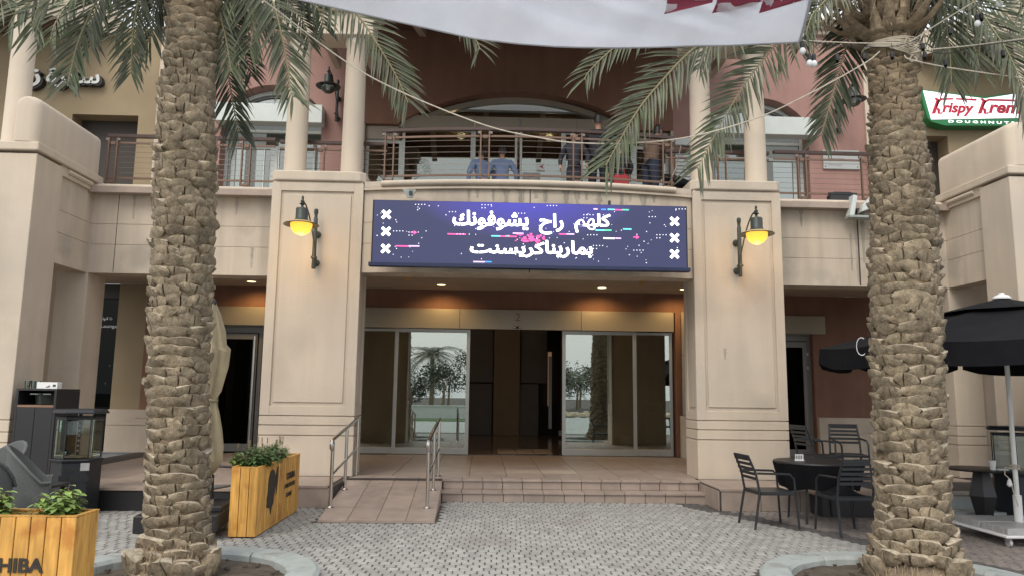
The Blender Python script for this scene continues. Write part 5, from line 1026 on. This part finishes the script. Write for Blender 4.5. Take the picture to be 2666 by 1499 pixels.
herb('trailing_herb', 'loose pale shoots leaning out left of the mint bushes', -3.46, 8.85, .70, .10, .20, 133, 'basil', 7, 0.062)
# ------------------------------------------------------------------ slat back chairs
def slat_chair(lab, x, y, rz, z=0):
    t = thing('slat_armchair', lab, 'chair', (x, y, z), rz, group='anthracite slat back armchairs')
    W, D = .235, .22
    for s in (-1, 1):
        MB().tube([(s*(W+.02), D+.03, 0), (s*W, D, .44), (s*W, D-.01, .6), (s*(W-.01), D-.06, .655), (s*(W-.01), -D, .665), (s*(W-.01), -D-.03, .665)], .0145, 8).build('front_leg', 'chair', t, local=True, smooth=True)
        MB().tube([(s*(W+.01), -D-.09, 0), (s*(W-.01), -D-.01, .44), (s*(W-.015), -D-.05, .66), (s*(W-.03), -D-.13, .86)], .0155, 8).build('rear_leg', 'chair', t, local=True, smooth=True)
    MB().box(-W, W, -D, D+.02, .425, .445).build('seat', 'chair', t, local=True, bevel=.008)
    fr = MB(); fr.bar((-W, D, .42), (W, D, .42), .03, .03); fr.bar((-W, -D, .42), (W, -D, .42), .03, .03)
    for s in (-1, 1): fr.bar((s*W, -D, .42), (s*W, D, .42), .03, .03)
    fr.build('seat_frame', 'chair', t, local=True)
    for k in range(5):
        zz = .60+.058*k; yy = -D-.035-.085*(k/4)-.012
        MB().bar((-W+.02, yy, zz), (W-.02, yy, zz), .012, .034, (0, 0, 1)).build('back_slat', 'chair', t, local=True)
    MB().bar((-W+.02, -D-.135, .865), (W-.02, -D-.135, .865), .022, .035).build('top_rail', 'chair', t, local=True)
    return t
slat_chair('dark slat chair seen from its side, left of the black table', 2.92, 9.56, -1.50)
slat_chair('dark slat chair with its back to the viewer, before the black table', 3.68, 9.15, .08)
slat_chair('dark slat chair behind the table, turned sideways, on the terrace', 4.38, 11.35, -1.40, .30)
slat_chair('dark slat chair on the terrace, half behind the right palm', 4.95, 11.6, 2.9, .30)
bt_ = thing('cafe_table', 'black low table with draped cover between the dark slat chairs', 'table', (3.75, 10.0, 0))
MB().lathe([(.001, .735), (.56, .735), (.57, .75), (.56, .765), (.001, .765)], 36).build('table_top', 'black', bt_, local=True, smooth=True)
dr = MB(); n = 48; vs = [((.565+.012*math.sin(7*a))*math.cos(a), (.565+.012*math.sin(7*a))*math.sin(a), .745) for a in [2*PI*k/n for k in range(n)]]+[((.47+.03*math.sin(9*a+1))*math.cos(a), (.47+.03*math.sin(9*a+1))*math.sin(a), .42+.02*math.sin(5*a)) for a in [2*PI*k/n for k in range(n)]]
dr.add(vs, [(i, (i+1) % n, n+(i+1) % n, n+i) for i in range(n)]).build('table_drape', 'blackcloth', bt_, local=True, smooth=True)
for a in (.8, 2.4, 3.9, 5.5): MB().tube([(.36*math.cos(a), .36*math.sin(a), .73), (.42*math.cos(a), .42*math.sin(a), 0)], .016, 8).build('leg', 'chair', bt_, local=True)
mc = thing('menu_holder', 'tiny white card holder standing on the black table', 'card holder', (3.5, 10.0, .766))
MB().box(-.06, .06, -.02, .02, 0, .008).build('base', 'white', mc, local=True); MB().box(-.055, .055, -.004, .004, .008, .085).build('card', 'white', mc, local=True)
for k in range(3): MB().box(-.045+.03*k, -.025+.03*k, -.0052, -.004, .02, .07).build('print', 'greyframe', mc, local=True)
bg_ = thing('draped_cloth', 'crumpled black cloth lying on the seat of the back turned chair', 'cloth', (3.66, 9.22, .447))
dr = MB(); nx_ = 12; vs = []; 
for j in range(nx_+1):
    for i2 in range(nx_+1):
        u, v = i2/nx_-.5, j/nx_-.5; vs.append((u*.40, v*.36, .004+.07*max(0, 1-(abs(u)*2)**2)*max(0, 1-(abs(v)*2)**2)*(1+.4*math.sin(9*u+4*v))))
dr.add(vs, [(j*(nx_+1)+i2, j*(nx_+1)+i2+1, (j+1)*(nx_+1)+i2+1, (j+1)*(nx_+1)+i2) for j in range(nx_) for i2 in range(nx_)]).build('folds', 'blackcloth', bg_, local=True, smooth=True)
# ------------------------------------------------------------------ right umbrella
um = thing('market_umbrella', 'big black umbrella on a white pole, right of the right palm', 'umbrella', (5.55, 8.78, 0))
MB().tube([(0, 0, .1), (0, 0, 2.72)], .026, 14).build('pole', 'white', um, local=True, smooth=True); MB().tube([(0, 0, .06), (0, 0, .5)], .045, 14).build('pole_sleeve', 'white', um, local=True, smooth=True)
MB().lathe([(.10, 2.80), (.10, 2.815), (.075, 2.84), (.035, 2.855), (.03, 2.875), (.001, 2.88)], 20).build('finial', 'white', um, local=True, smooth=True)
RM = 2.08; nC = 8; rot0 = PI/8+.05
def cpt(k, rf, z, sagf=0): a = 2*PI*k/nC+rot0; return Vector((RM*rf*math.cos(a), RM*rf*math.sin(a), z))
for k in range(nC):
    q = MB(); S_ = 8; rows = [(.17, 2.70), (.4, 2.55), (.7, 2.37), (1, 2.21)]; vs = []
    for rf, z in rows:
        for i2 in range(S_+1): a_, b2 = cpt(k, rf, z), cpt(k+1, rf, z); p = a_.lerp(b2, i2/S_); p.z -= .035*math.sin(PI*i2/S_)*rf; vs.append(p)
    q.add(vs, [(j*(S_+1)+i2, j*(S_+1)+i2+1, (j+1)*(S_+1)+i2+1, (j+1)*(S_+1)+i2) for j in range(3) for i2 in range(S_)]).build('canopy_panel', 'blackcloth', um, local=True, smooth=True)
    q = MB(); vs = []
    for j, dz in enumerate((0, -.12, -.25)):
        for i2 in range(S_+1):
            a_, b2 = cpt(k, 1.0+.004*j, 2.21), cpt(k+1, 1.0+.004*j, 2.21); p = a_.lerp(b2, .02+.96*i2/S_); e_ = abs(i2/S_-.5)*2; p.z += -.035*math.sin(PI*i2/S_)+dz*(1-.25*e_**6); p += Vector((p.x, p.y, 0)).normalized()*.012*math.sin(i2*1.7+k)*j; vs.append(p)
    q.add(vs, [(j*(S_+1)+i2, j*(S_+1)+i2+1, (j+1)*(S_+1)+i2+1, (j+1)*(S_+1)+i2) for j in range(2) for i2 in range(S_)]).build('valance', 'blackcloth', um, local=True, smooth=True)
    MB().tube([cpt(k, .04, 2.67), cpt(k, .5, 2.44), cpt(k, .96, 2.19)], .009, 6).build('rib', 'white', um, local=True); MB().tube([(0, 0, 2.05), cpt(k, .5, 2.42)], .007, 6).build('strut', 'white', um, local=True)
q = MB(); n = nC; q.add([Vector((0, 0, 2.815))]+[cpt(k, .34, 2.635) for k in range(n)], [(0, 1+k, 1+(k+1) % n) for k in range(n)]); q.build('vent_cap', 'blackcloth', um, local=True)
# printed letter on the far left valance
text('lettering', 'C', 'white', um, at(2240, 901, 7.98)-Vector((0, .0, 0)), .20, .085, thick=.006, bold=-.03, rot=(PI/2, 0, -.75))
for k, (a, b) in enumerate(((-.47, -.02), (.02, .47))):
    for (c, d) in ((-.47, -.02), (.02, .47)): MB().box(a, b, c, d, .13, .20).build('ballast_slab', 'slab', um, local=True, bevel=.008)
MB().box(-.52, .52, -.52, .52, .10, .13).build('base_frame', 'white', um, local=True, bevel=.008)
for x in (-.45, .45):
    for y in (-.45, .45):
        w = MB().tube([(x-.015, y, .042), (x+.015, y, .042)], .042, 14).build('caster', 'slab', um, local=True, smooth=True); MB().box(x-.028, x+.028, y-.01, y+.03, .05, .10).build('caster_fork', 'alu', um, local=True)
cb = thing('cable_bundle', 'white cable coiled round the umbrella pole with a plug', 'cable', (5.55, 8.78, .8))
for k in range(3): MB().tube([(.05*math.cos(a*PI/6), .05*math.sin(a*PI/6), .02*k+.008*math.sin(a)) for a in range(13)], .006, 5).build('coil', 'rope', cb, local=True, smooth=True)
MB().tube([(-.05, -.03, 0), (-.16, -.06, .02), (-.17, -.06, -.06), (-.10, -.05, -.12), (-.07, -.05, -.28), (-.03, -.05, -.42)], .006, 6).build('lead', 'rope', cb, local=True, smooth=True); MB().lathe([(.012, 0), (.03, .02), (.02, .07), (.008, .09)], 12, (-.12, -.06, -.20)).build('plug', 'white', cb, local=True, smooth=True)
# right standing table, cup, cabinet
rt = thing('pedestal_table', 'black round table on a faceted pedestal beside the umbrella pole', 'table', (5.72, 9.65, 0))
MB().lathe([(.001, .70), (.42, .70), (.44, .712), (.42, .72), (.001, .72)], 32).build('table_top', 'black', rt, local=True, smooth=True); MB().lathe([(.11, 0), (.11, .02), (.105, .12), (.17, .38), (.10, .68), (.12, .70)], 6).build('pedestal', 'black', rt, local=True)
cu = thing('paper_cup', 'white paper cup with lid on the pedestal table', 'cup', (5.72, 9.42, .722)); MB().lathe([(.028, 0), (.04, .10), (.001, .10)], 18).build('cup', 'white', cu, local=True, smooth=True); MB().lathe([(.043, .1), (.043, .112), (.036, .118), (.001, .118)], 18).build('lid', 'white', cu, local=True, smooth=True)
nk = thing('napkin', 'small white napkin and saucer on the pedestal table', 'napkin', (5.85, 9.45, .722)); MB().box(-.07, .07, -.04, .04, 0, .012).build('paper', 'white', nk, local=True); MB().lathe([(.03, .012), (.05, .018), (.001, .018)], 14).build('saucer', 'white', nk, local=True)
fc = thing('patio_heater', 'black glass sided gas heater half outside the picture at right', 'heater', (6.35, 9.9, 0.0))
def heater(t, z0=0):
    MB().lathe([(.27, z0), (.29, z0+.02), (.29, z0+.62), (.31, z0+.64), (.31, z0+.66), (.27, z0+.66)], 6).build('base_cabinet', 'heater', t, local=True, bevel=.008)
    for k in range(6):
        a, b = 2*PI*k/6, 2*PI*(k+1)/6; r = .27; pa, pb_ = Vector((r*math.cos(a), r*math.sin(a), z0+.67)), Vector((r*math.cos(b), r*math.sin(b), z0+.67)); d = (pb_-pa)*.03
        MB().add([pa+d, pb_-d, pb_-d+Vector((0, 0, .46)), pa+d+Vector((0, 0, .46))], [(0, 1, 2, 3)]).build('pane', 'clear', t, local=True); MB().tube([pa, pa+Vector((0, 0, .49))], .008, 6).build('corner_post', 'heater', t, local=True)
    MB().lathe([(.28, z0+1.13), (.285, z0+1.16), (.27, z0+1.16)], 6, cap=False).build('rim', 'heater', t, local=True)
    MB().lathe([(.001, z0+1.20), (.33, z0+1.20), (.335, z0+1.215), (.30, z0+1.25), (.001, z0+1.26)], 6).build('lid', 'heater', t, local=True, bevel=.006)
    MB().box(-.02, .02, -.02, .02, z0+.66, z0+1.2).build('flame_guide', 'black', t, local=True)
    for k in range(7): MB().box(-.012, .012, -.023, -.021, z0+.74+.06*k, z0+.765+.06*k).build('guide_slot', 'slab', t, local=True)
heater(fc)
hL = thing('patio_heater', 'black glass topped gas heater standing before the left terrace', 'heater', (-5.93, 10.12, 0), .42); heater(hL); hL.scale = (1, 1, 1.06)
for k in range(3): MB().box(-.17+.12*k, -.08+.12*k, -.257, -.2515, .40, .48).build('vent_grille', 'black', hL, local=True)
MB().box(.06, .16, -.257, -.2515, .53, .62).build('control_window', 'slab', hL, local=True); MB().prism([(-.13, .55), (-.06, .59), (.01, .55), (-.06, .51)], 'y', -.257, -.2515).build('emblem', 'black', hL, local=True)
MB().prism([(-.18, 0), (-.05, .04), (.05, .02), (.14, .05), (.18, .0)], 'y', -.08, .08).build('burner_stones', solid('burner_stone', (.4, .3, .2)), hL, local=True).location = (0, 0, .67)
# ------------------------------------------------------------------ left terrace things
sc_ = thing('waiter_station', 'tall black cabinet with open shelf behind the glass topped heater', 'cabinet', (-7.35, 11.0, 0)); x0, x1, y0, y1 = -.27, .27, -.3, .3
bx = MB(); bx.box(x0, x0+.03, y0, y1, 0, 1.555); bx.box(x1-.03, x1, y0, y1, 0, 1.555); bx.box(x0+.03, x1-.03, y1-.02, y1, 0, 1.555); bx.build('carcass', 'black', sc_, local=True); MB().box(x0, x1, y0, y1, 1.556, 1.58).build('top', 'black', sc_, local=True); MB().box(x0+.03, x1-.03, y0, y1-.021, 1.33, 1.36).build('shelf', 'stem', sc_, local=True)
for k in (0, 1): MB().box(x0+.031+.24*k, x0+.267+.24*k, y0, y0+.02, .03, 1.325).build('door', 'black', sc_, local=True, bevel=.003)
sc_.location = (-6.80, 10.9, .0)
cr_ = thing('plastic_tub', 'grey plastic tub on the open shelf of the black cabinet', 'tub', (-6.77, 10.78, 1.361)); MB().lathe([(.13, 0), (.16, .14), (.175, .15), (.17, .155), (.155, .145), (.001, .02)], 4).build('tub', 'iron', cr_, local=True, bevel=.01); MB().box(-.14, .14, -.14, -.135, .14, .155).build('rim', 'greyframe', cr_, local=True)
bx_ = thing('glove_box', 'white printed carton lying on top of the black cabinet', 'box', (-6.75, 10.80, 1.581)); MB().box(-.14, .14, -.06, .06, 0, .09).build('carton', 'white', bx_, local=True, bevel=.003); MB().prism([(-.02, .02), (.03, .05), (.05, .03), (.02, .015)], 'y', -.062, -.0602).build('print', 'greyframe', bx_, local=True); MB().box(.08, .12, -.062, -.0602, .03, .06).build('print', 'iron', bx_, local=True)
gl_ = thing('glass_jars', 'cluster of dark glasses at the left end of the cabinet top', 'glasses', (-7.0, 10.85, 1.581))
for k in range(3): MB().lathe([(.03, 0), (.038, .11), (.036, .11), (.028, .01)], 12, (.07*k-.08, .03*(k % 2), 0), cap=False).build('glass', 'clear', gl_, local=True, smooth=True)
# wicker chairs
def wicker(lab, x, y, rz, z=0, w=.30):
    t = thing('wicker_armchair', lab, 'chair', (x, y, z), rz, group='grey woven armchairs')
    n = 14; vs = []; # wrapped shell: back and arms in one sweep
    for j in range(7):
        zz = .22+.76*j/6
        for i2 in range(n+1):
            a = PI*(1.18-1.36*i2/n) if False else -PI*.12+PI*1.24*i2/n; hz = min(zz, .62+.36*max(0, math.sin(a))**.8); fl_ = 1+.10*(j/6)
            vs.append((w*1.02*fl_*math.cos(a), -(.06-.30*fl_*math.sin(a)*-1)*0-.02-(.29*fl_*math.sin(a)), hz))
    sh_ = MB(); q = n+1; inner = [(vx*.93, vy*.93, vz) for vx, vy, vz in vs]; m_ = len(vs); sh_.add(vs+inner, [(j*q+i2, j*q+i2+1, (j+1)*q+i2+1, (j+1)*q+i2) for j in range(6) for i2 in range(n)]+[(m_+j*q+i2+1, m_+j*q+i2, m_+(j+1)*q+i2, m_+(j+1)*q+i2+1) for j in range(6) for i2 in range(n)]+[(6*q+i2, 6*q+i2+1, m_+6*q+i2+1, m_+6*q+i2) for i2 in range(n)]+[(j*q+e2, (j+1)*q+e2, m_+(j+1)*q+e2, m_+j*q+e2) for j in range(6) for e2 in (0, n)])
    sh_.build('woven_shell', 'wicker', t, local=True, smooth=True)
    MB().tube([Vector(vs[6*q+i2])*1 for i2 in range(n+1)], .016, 8).build('top_edge', 'wicker', t, local=True, smooth=True)
    MB().box(-w*.9, w*.9, -.26, .24, .22, .27).build('seat_base', 'wicker', t, local=True, bevel=.01); MB().box(-w*.84, w*.84, -.22, .24, .271, .38).build('cushion', 'greyframe', t, local=True, bevel=.03, seg=2)
    for sx in (-1, 1):
        for sy in (-.22, .2): MB().box(sx*w*.84-.02, sx*w*.84+.02, sy-.02, sy+.02, 0, .22).build('leg', 'wicker', t, local=True)
wicker('grey woven armchair at the left edge, its back toward the viewer', -5.78, 7.75, .3, w=.40); wicker('grey woven armchair nearer the heater, seen from its side', -5.42, 8.45, -1.1, w=.34); wicker('grey woven armchair cut by the left picture edge', -6.15, 8.7, 2.6)
tb_ = thing('lounge_table', 'low dark table between the woven armchairs', 'table', (-5.9, 8.9, 0)); MB().box(-.4, .4, -.3, .3, .48, .51).build('table_top', 'black', tb_, local=True, bevel=.005)
for sx in (-.35, .35):
    for sy in (-.25, .25): MB().box(sx-.02, sx+.02, sy-.02, sy+.02, 0, .48).build('leg', 'black', tb_, local=True)
# mesh chair behind the planter
mcx = thing('sling_chair', 'grey mesh sling chair half hidden behind the sideways planter', 'chair', (-3.93, 9.35, 0), -1.9)
MB().add([(-.24, -.2, .42), (.24, -.2, .42), (.24, .22, .45), (-.24, .22, .45), (-.24, -.2, .435), (.24, -.2, .435), (.24, .22, .465), (-.24, .22, .465)], [(0, 1, 2, 3), (4, 5, 6, 7), (0, 1, 5, 4), (2, 3, 7, 6)]).build('seat', 'greyframe', mcx, local=True); MB().add([(-.23, -.2, .45), (.23, -.2, .45), (.22, -.36, .98), (-.22, -.36, .98), (-.23, -.19, .45), (.23, -.19, .45), (.22, -.35, .98), (-.22, -.35, .98)], [(0, 1, 2, 3), (4, 5, 6, 7), (2, 3, 7, 6)]).build('sling_back', 'wicker', mcx, local=True)
for s in (-1, 1):
    MB().tube([(s*.26, .24, 0), (s*.26, .22, .62), (s*.26, .16, .66), (s*.26, -.28, .66)], .014, 8).build('arm', 'chair', mcx, local=True, smooth=True); MB().tube([(s*.26, -.12, 0), (s*.26, -.2, .44), (s*.24, -.37, 1.0)], .015, 8).build('rear_leg', 'chair', mcx, local=True, smooth=True)
# caster box under the folded umbrella
cbx = thing('umbrella_trolley', 'low black wheeled base box of the folded beige umbrella behind the left palm', 'umbrella base', (-3.98, 8.75, 0), .12)
MB().box(-.42, .42, -.42, .42, .09, .27).build('box', 'black', cbx, local=True, bevel=.01); MB().box(-.3, .42, -.2, .42, .271, .33).build('upper_box', 'black', cbx, local=True, bevel=.01)
for sx in (-.36, .36):
    for sy in (-.36, .36): MB().tube([(sx-.012, sy, .04), (sx+.012, sy, .04)], .04, 12).build('caster', 'slab', cbx, local=True, smooth=True)
fu = thing('folded_umbrella', 'folded beige canvas umbrella hanging behind the left palm trunk', 'umbrella', (-3.84, 8.75, 0))
MB().tube([(0, 0, .28), (0, 0, 2.6)], .028, 12).build('pole', 'iron', fu, local=True, smooth=True)
n = 28; prof = [(.60, .05), (.68, .13), (.80, .205), (.95, .20), (1.15, .165), (1.35, .13), (1.45, .105), (1.50, .10), (1.6, .15), (1.85, .20), (2.05, .205), (2.10, .16), (2.25, .14), (2.45, .08), (2.58, .03)]; vs = []
for z, r in prof:
    for k in range(n): a = 2*PI*k/n; q = r*(1+.17*math.sin(8*a+z*2)+.06*math.sin(3*a+5*z)); vs.append((q*math.cos(a), q*math.sin(a), z+.02*math.sin(5*a)))
MB().add(vs, [(j*n+k, j*n+(k+1) % n, (j+1)*n+(k+1) % n, (j+1)*n+k) for j in range(len(prof)-1) for k in range(n)]).build('canvas', 'beige', fu, local=True, smooth=True)
MB().tube([(.115*math.cos(a*PI/8), .115*math.sin(a*PI/8), 1.47+.01*math.sin(a)) for a in range(17)], .012, 6).build('strap', 'beige', fu, local=True); MB().lathe([(.03, 2.56), (.04, 2.59), (.03, 2.63), (.001, 2.65)], 12).build('finial', 'iron', fu, local=True, smooth=True)
# ------------------------------------------------------------------ people on the balcony
def skin_mesh(name, mt_, joints, edges, parent, sub=2):
    me = bpy.data.meshes.new(name); me.from_pydata([j[0] for j in joints], edges, []); o = bpy.data.objects.new(name, me); COL.objects.link(o)
    md = o.modifiers.new('s', 'SKIN'); md.use_smooth_shade = True; o.modifiers.new('u', 'SUBSURF').levels = sub
    for k, j in enumerate(joints):
        r = j[1]; me.skin_vertices[0].data[k].radius = (r, r) if not isinstance(r, tuple) else r; me.skin_vertices[0].data[k].use_root = (k == 0)
    bpy.context.view_layer.update(); dg = bpy.context.evaluated_depsgraph_get(); m2 = bpy.data.meshes.new_from_object(o.evaluated_get(dg)); bpy.data.objects.remove(o)
    m2.materials.clear(); m2.materials.append(M[mt_] if isinstance(mt_, str) else mt_); m2.name = name
    p = bpy.data.objects.new(name, m2); COL.objects.link(p); p.parent = parent; return p
def person(lab, x, y, rz, h, top, legs, hair='hair', lean=0, arms=((.05, .12, .95), (.05, .12, .95)), coat=False, look=0, wide=1, girl=False):
    """faces +y of its own frame; arms: forward, out, hand height (fraction .. m)"""
    t = thing('person', lab, 'person', (x, y, ZF), rz, group='people on the upper balcony'); s = h/1.75; L = lambda q: (q[0]*s, q[1]*s+lean*max(0, q[2]-.95)*s, q[2]*s-abs(lean)*.25*max(0, q[2]-.95)*s)
    sh, hp = .185*wide, .095
    J = [(L((0, 0, .98)), (.10*s*wide, .07*s)), (L((0, 0, 1.2)), (.09*s*wide, .06*s)), (L((0, 0, 1.38)), (.09*s*wide, .06*s)), (L((0, 0, 1.47)), .05*s), (L((0, .01, 1.53)), .055*s), (L((look*.02, .02, 1.6)), (.07*s, .085*s)), (L((look*.02, .01, 1.68)), (.075*s, .092*s)), (L((look*.02, 0, 1.73)), .05*s)]
    E = [(0, 1), (1, 2), (2, 3), (3, 4), (4, 5), (5, 6), (6, 7)]
    hands = []
    for sd_, (fwd, out, hz) in zip((-1, 1), arms):
        b = len(J); S_ = (sd_*sh, 0, 1.40); H_ = (sd_*(sh+out), fwd+.02, hz); El = (sd_*(sh+out*.8+.04), (fwd)*.35-.04, (1.40+hz)/2-.02)
        J += [(L(S_), .04*s), (L(El), .032*s), (L(H_), .026*s), (L((H_[0], H_[1]+.02, H_[2]-.05)), (.035*s, .018*s))]; E += [(2, b), (b, b+1), (b+1, b+2), (b+2, b+3)]
        for f in range(4):
            q = len(J); fx = (f-1.5)*.018; ln_ = (.07, .08, .075, .06)[f]; J += [(L((H_[0]+fx*.3, H_[1]+.02+fx, H_[2]-.08)), .010*s), (L((H_[0]+fx*.3-.012*sd_, H_[1]+.03+fx, H_[2]-.08-ln_)), .007*s)]; E += [(b+3, q), (q, q+1)]
        q = len(J); J += [(L((H_[0]-.02*sd_, H_[1]+.05, H_[2]-.09)), .010*s)]; E += [(b+2, q)]
    for sd_ in (-1, 1):
        b = len(J); J += [(L((sd_*hp, 0, .88)), .06*s), (L((sd_*(hp+.01), .02, .5)), .045*s), (L((sd_*(hp+.015), -.01, .09)), .036*s), (L((sd_*(hp+.02), .12, .04)), .035*s)]; E += [(0, b), (b, b+1), (b+1, b+2), (b+2, b+3)]
    skin_mesh('body', 'skin', J, E, t, 2)
    g = .018; TJ = [(L((0, 0, .86)), (.165*s*wide, .125*s)), (L((0, 0, 1.18)), (.155*s*wide, .118*s)), (L((0, 0, 1.38)), (.175*s*wide, .115*s)), (L((0, 0, 1.47)), (.085*s, .075*s))]; TE = [(0, 1), (1, 2), (2, 3)]
    for k in (0, 1):
        b = len(TJ); a0 = 8+k*13; TJ += [(J[a0][0], .078*s), (J[a0+1][0], .060*s), (J[a0+2][0], .045*s)]; TE += [(2, b), (b, b+1), (b+1, b+2)]
    if coat: b = len(TJ); TJ += [(L((0, 0, .55)), (.20*s, .16*s)), (L((0, -.01, .18)), (.22*s, .18*s))]; TE += [(0, b), (b, b+1)]
    skin_mesh('coat' if coat else 'jacket', top, TJ, TE, t, 2)
    LJ = [(L((0, 0, 1.02)), (.145*s*wide, .112*s))]; LE = []
    for sd_ in (-1, 1):
        b = len(LJ); LJ += [(L((sd_*hp, 0, .84)), .098*s), (L((sd_*(hp+.01), .02, .5)), .074*s), (L((sd_*(hp+.015), -.01, .10)), .058*s)]; LE += [(0, b), (b, b+1), (b+1, b+2)]
    skin_mesh('trousers', legs, LJ, LE, t, 2)
    hx, hy, hz = J[6][0]
    hb = MB()   # hair cap over skull
    n = 14; vs = []
    for j in range(7):
        ph = PI/2*j/6
        for k in range(n):
            a = 2*PI*k/n; dz = .05 if math.sin(a) > .3 else 0; low = -.095 if math.sin(a) < -.2 else -.01
            z = .105*math.sin(ph) if j else low+dz
            vs.append((hx+.083*s*math.cos(ph if j else .25)*math.cos(a), hy-.006+.098*s*math.cos(ph if j else .25)*math.sin(a), hz+z*s))
    hb.add(vs, [(j*n+k, j*n+(k+1) % n, (j+1)*n+(k+1) % n, (j+1)*n+k) for j in range(6) for k in range(n)]).build('hair', hair, t, local=True, smooth=True)
    fx_ = J[5][0]
    MB().lathe([(.001, -.02), (.014, -.012), (.001, .022)], 8, (fx_[0], fx_[1]+.088*s, fx_[2]+.03)).build('nose', 'skin', t, local=True, smooth=True)
    for e in (-1, 1):
        MB().lathe([(.001, -.01), (.012, 0), (.001, .01)], 8, (fx_[0]+e*.03, fx_[1]+.075*s, fx_[2]+.055)).build('eye', 'white', t, local=True, smooth=True); MB().lathe([(.001, -.028), (.014, 0), (.001, .028)], 6, (fx_[0]+e*.076*s, fx_[1]-.01, fx_[2]+.035)).build('ear', 'skin', t, local=True, smooth=True)
    MB().box(fx_[0]-.022, fx_[0]+.022, fx_[1]+.07*s, fx_[1]+.08*s, fx_[2]-.02, fx_[2]-.012).build('mouth', solid('lip', (.3, .1, .08)), t, local=True)
    for e in (-1, 1): MB().box(e*.115-.045, e*.115+.045, -.08, .19, 0, .075).build('shoe', 'black', t, local=True, bevel=.02)
    return t
blue = solid('blue_jacket', (.18, .25, .40), .8); navy = solid('navy_coat', (.012, .014, .022), .8); dnm = solid('dark_jeans', (.02, .028, .05), .85); brn = solid('brown_knit', (.115, .075, .052), .9)
person('man in a blue shirt leaning left behind the railing post', -.80, 14.6, .5, 1.58, blue, dnm, lean=.08, look=1)
person('bald crowned man in a blue jacket seen from behind at the middle of the balcony', -.40, 14.6, 0, 1.60, blue, dnm)
person('tall man in a black coat standing with his back to the viewer', 1.34, 13.28, 0, 1.82, navy, navy, wide=1.15, coat=False)
person('person in a long black cloak beside the right railing post', .86, 13.0, PI-.3, 1.38, navy, navy, coat=True, hair=navy)
person('woman in a brown jumper and dark jeans bending over behind the frond', 2.28, 13.2, -.9, 1.72, brn, dnm, lean=.35, arms=((.35, .02, 1.05), (.35, .02, 1.05)))
person('small child in dark clothes beside the tall man', 1.72, 13.1, .3, 1.22, navy, navy)
rb_ = thing('shopping_bag', 'red shopping bag held low beside the tall man', 'bag', (1.66, 12.75, ZF)); MB().hexa([(-.15, -.06, .12), (.15, -.06, .12), (.15, .06, .12), (-.15, .06, .12)], [(-.13, -.04, .52), (.13, -.04, .52), (.13, .04, .52), (-.13, .04, .52)]).build('sack', 'red', rb_, local=True, bevel=.02); MB().tube([(-.07, 0, .52), (-.05, 0, .64), (.05, 0, .64), (.07, 0, .52)], .008, 6).build('handle', 'red', rb_, local=True); MB().box(-.13, .13, -.05, .05, 0, .12).build('bottom', 'red', rb_, local=True, bevel=.01)
stl = thing('pushchair', 'small black pushchair beside the woman in brown', 'pushchair', (2.68, 12.75, ZF), .4)
MB().hexa([(-.18, -.2, .3), (.18, -.2, .3), (.18, .2, .34), (-.18, .2, .34)], [(-.2, -.22, .36), (.2, -.22, .36), (.2, .22, .62), (-.2, .22, .62)]).build('seat', 'blackcloth', stl, local=True, bevel=.02)
for s in (-1, 1): MB().tube([(s*.2, .25, .06), (s*.2, -.2, .6), (s*.2, -.35, .95)], .012, 8).build('frame', 'steel', stl, local=True, smooth=True)
for s in (-1, 1):
    for yy in (-.25, .25): MB().tube([(s*.2-.012, yy, .07), (s*.2+.012, yy, .07)], .07, 14).build('wheel', 'black', stl, local=True, smooth=True); MB().tube([(s*.2, yy, .07), (s*.2, yy*.3, .34)], .009, 6).build('strut', 'steel', stl, local=True)
MB().tube([(-.2, -.35, .95), (.2, -.35, .95)], .014, 8).build('push_bar', 'black', stl, local=True)
sneaker = thing('seated_shoe', 'white trainer with black flash under the pedestal table', 'shoe', (5.95, 9.55, 0), .9); MB().prism([(-.13, 0), (.14, 0), (.15, .04), (.09, .06), (.0, .11), (-.11, .12), (-.14, .05)], 'y', -.045, .045).build('upper', 'white', sneaker, local=True, bevel=.015, seg=2); MB().prism([(-.05, .05), (.08, .06), (.02, .03)], 'y', -.05, -.046).build('flash', 'black', sneaker, local=True); MB().box(-.145, .155, -.05, .05, -.0, .02).build('sole', 'white', sneaker, local=True, bevel=.006)
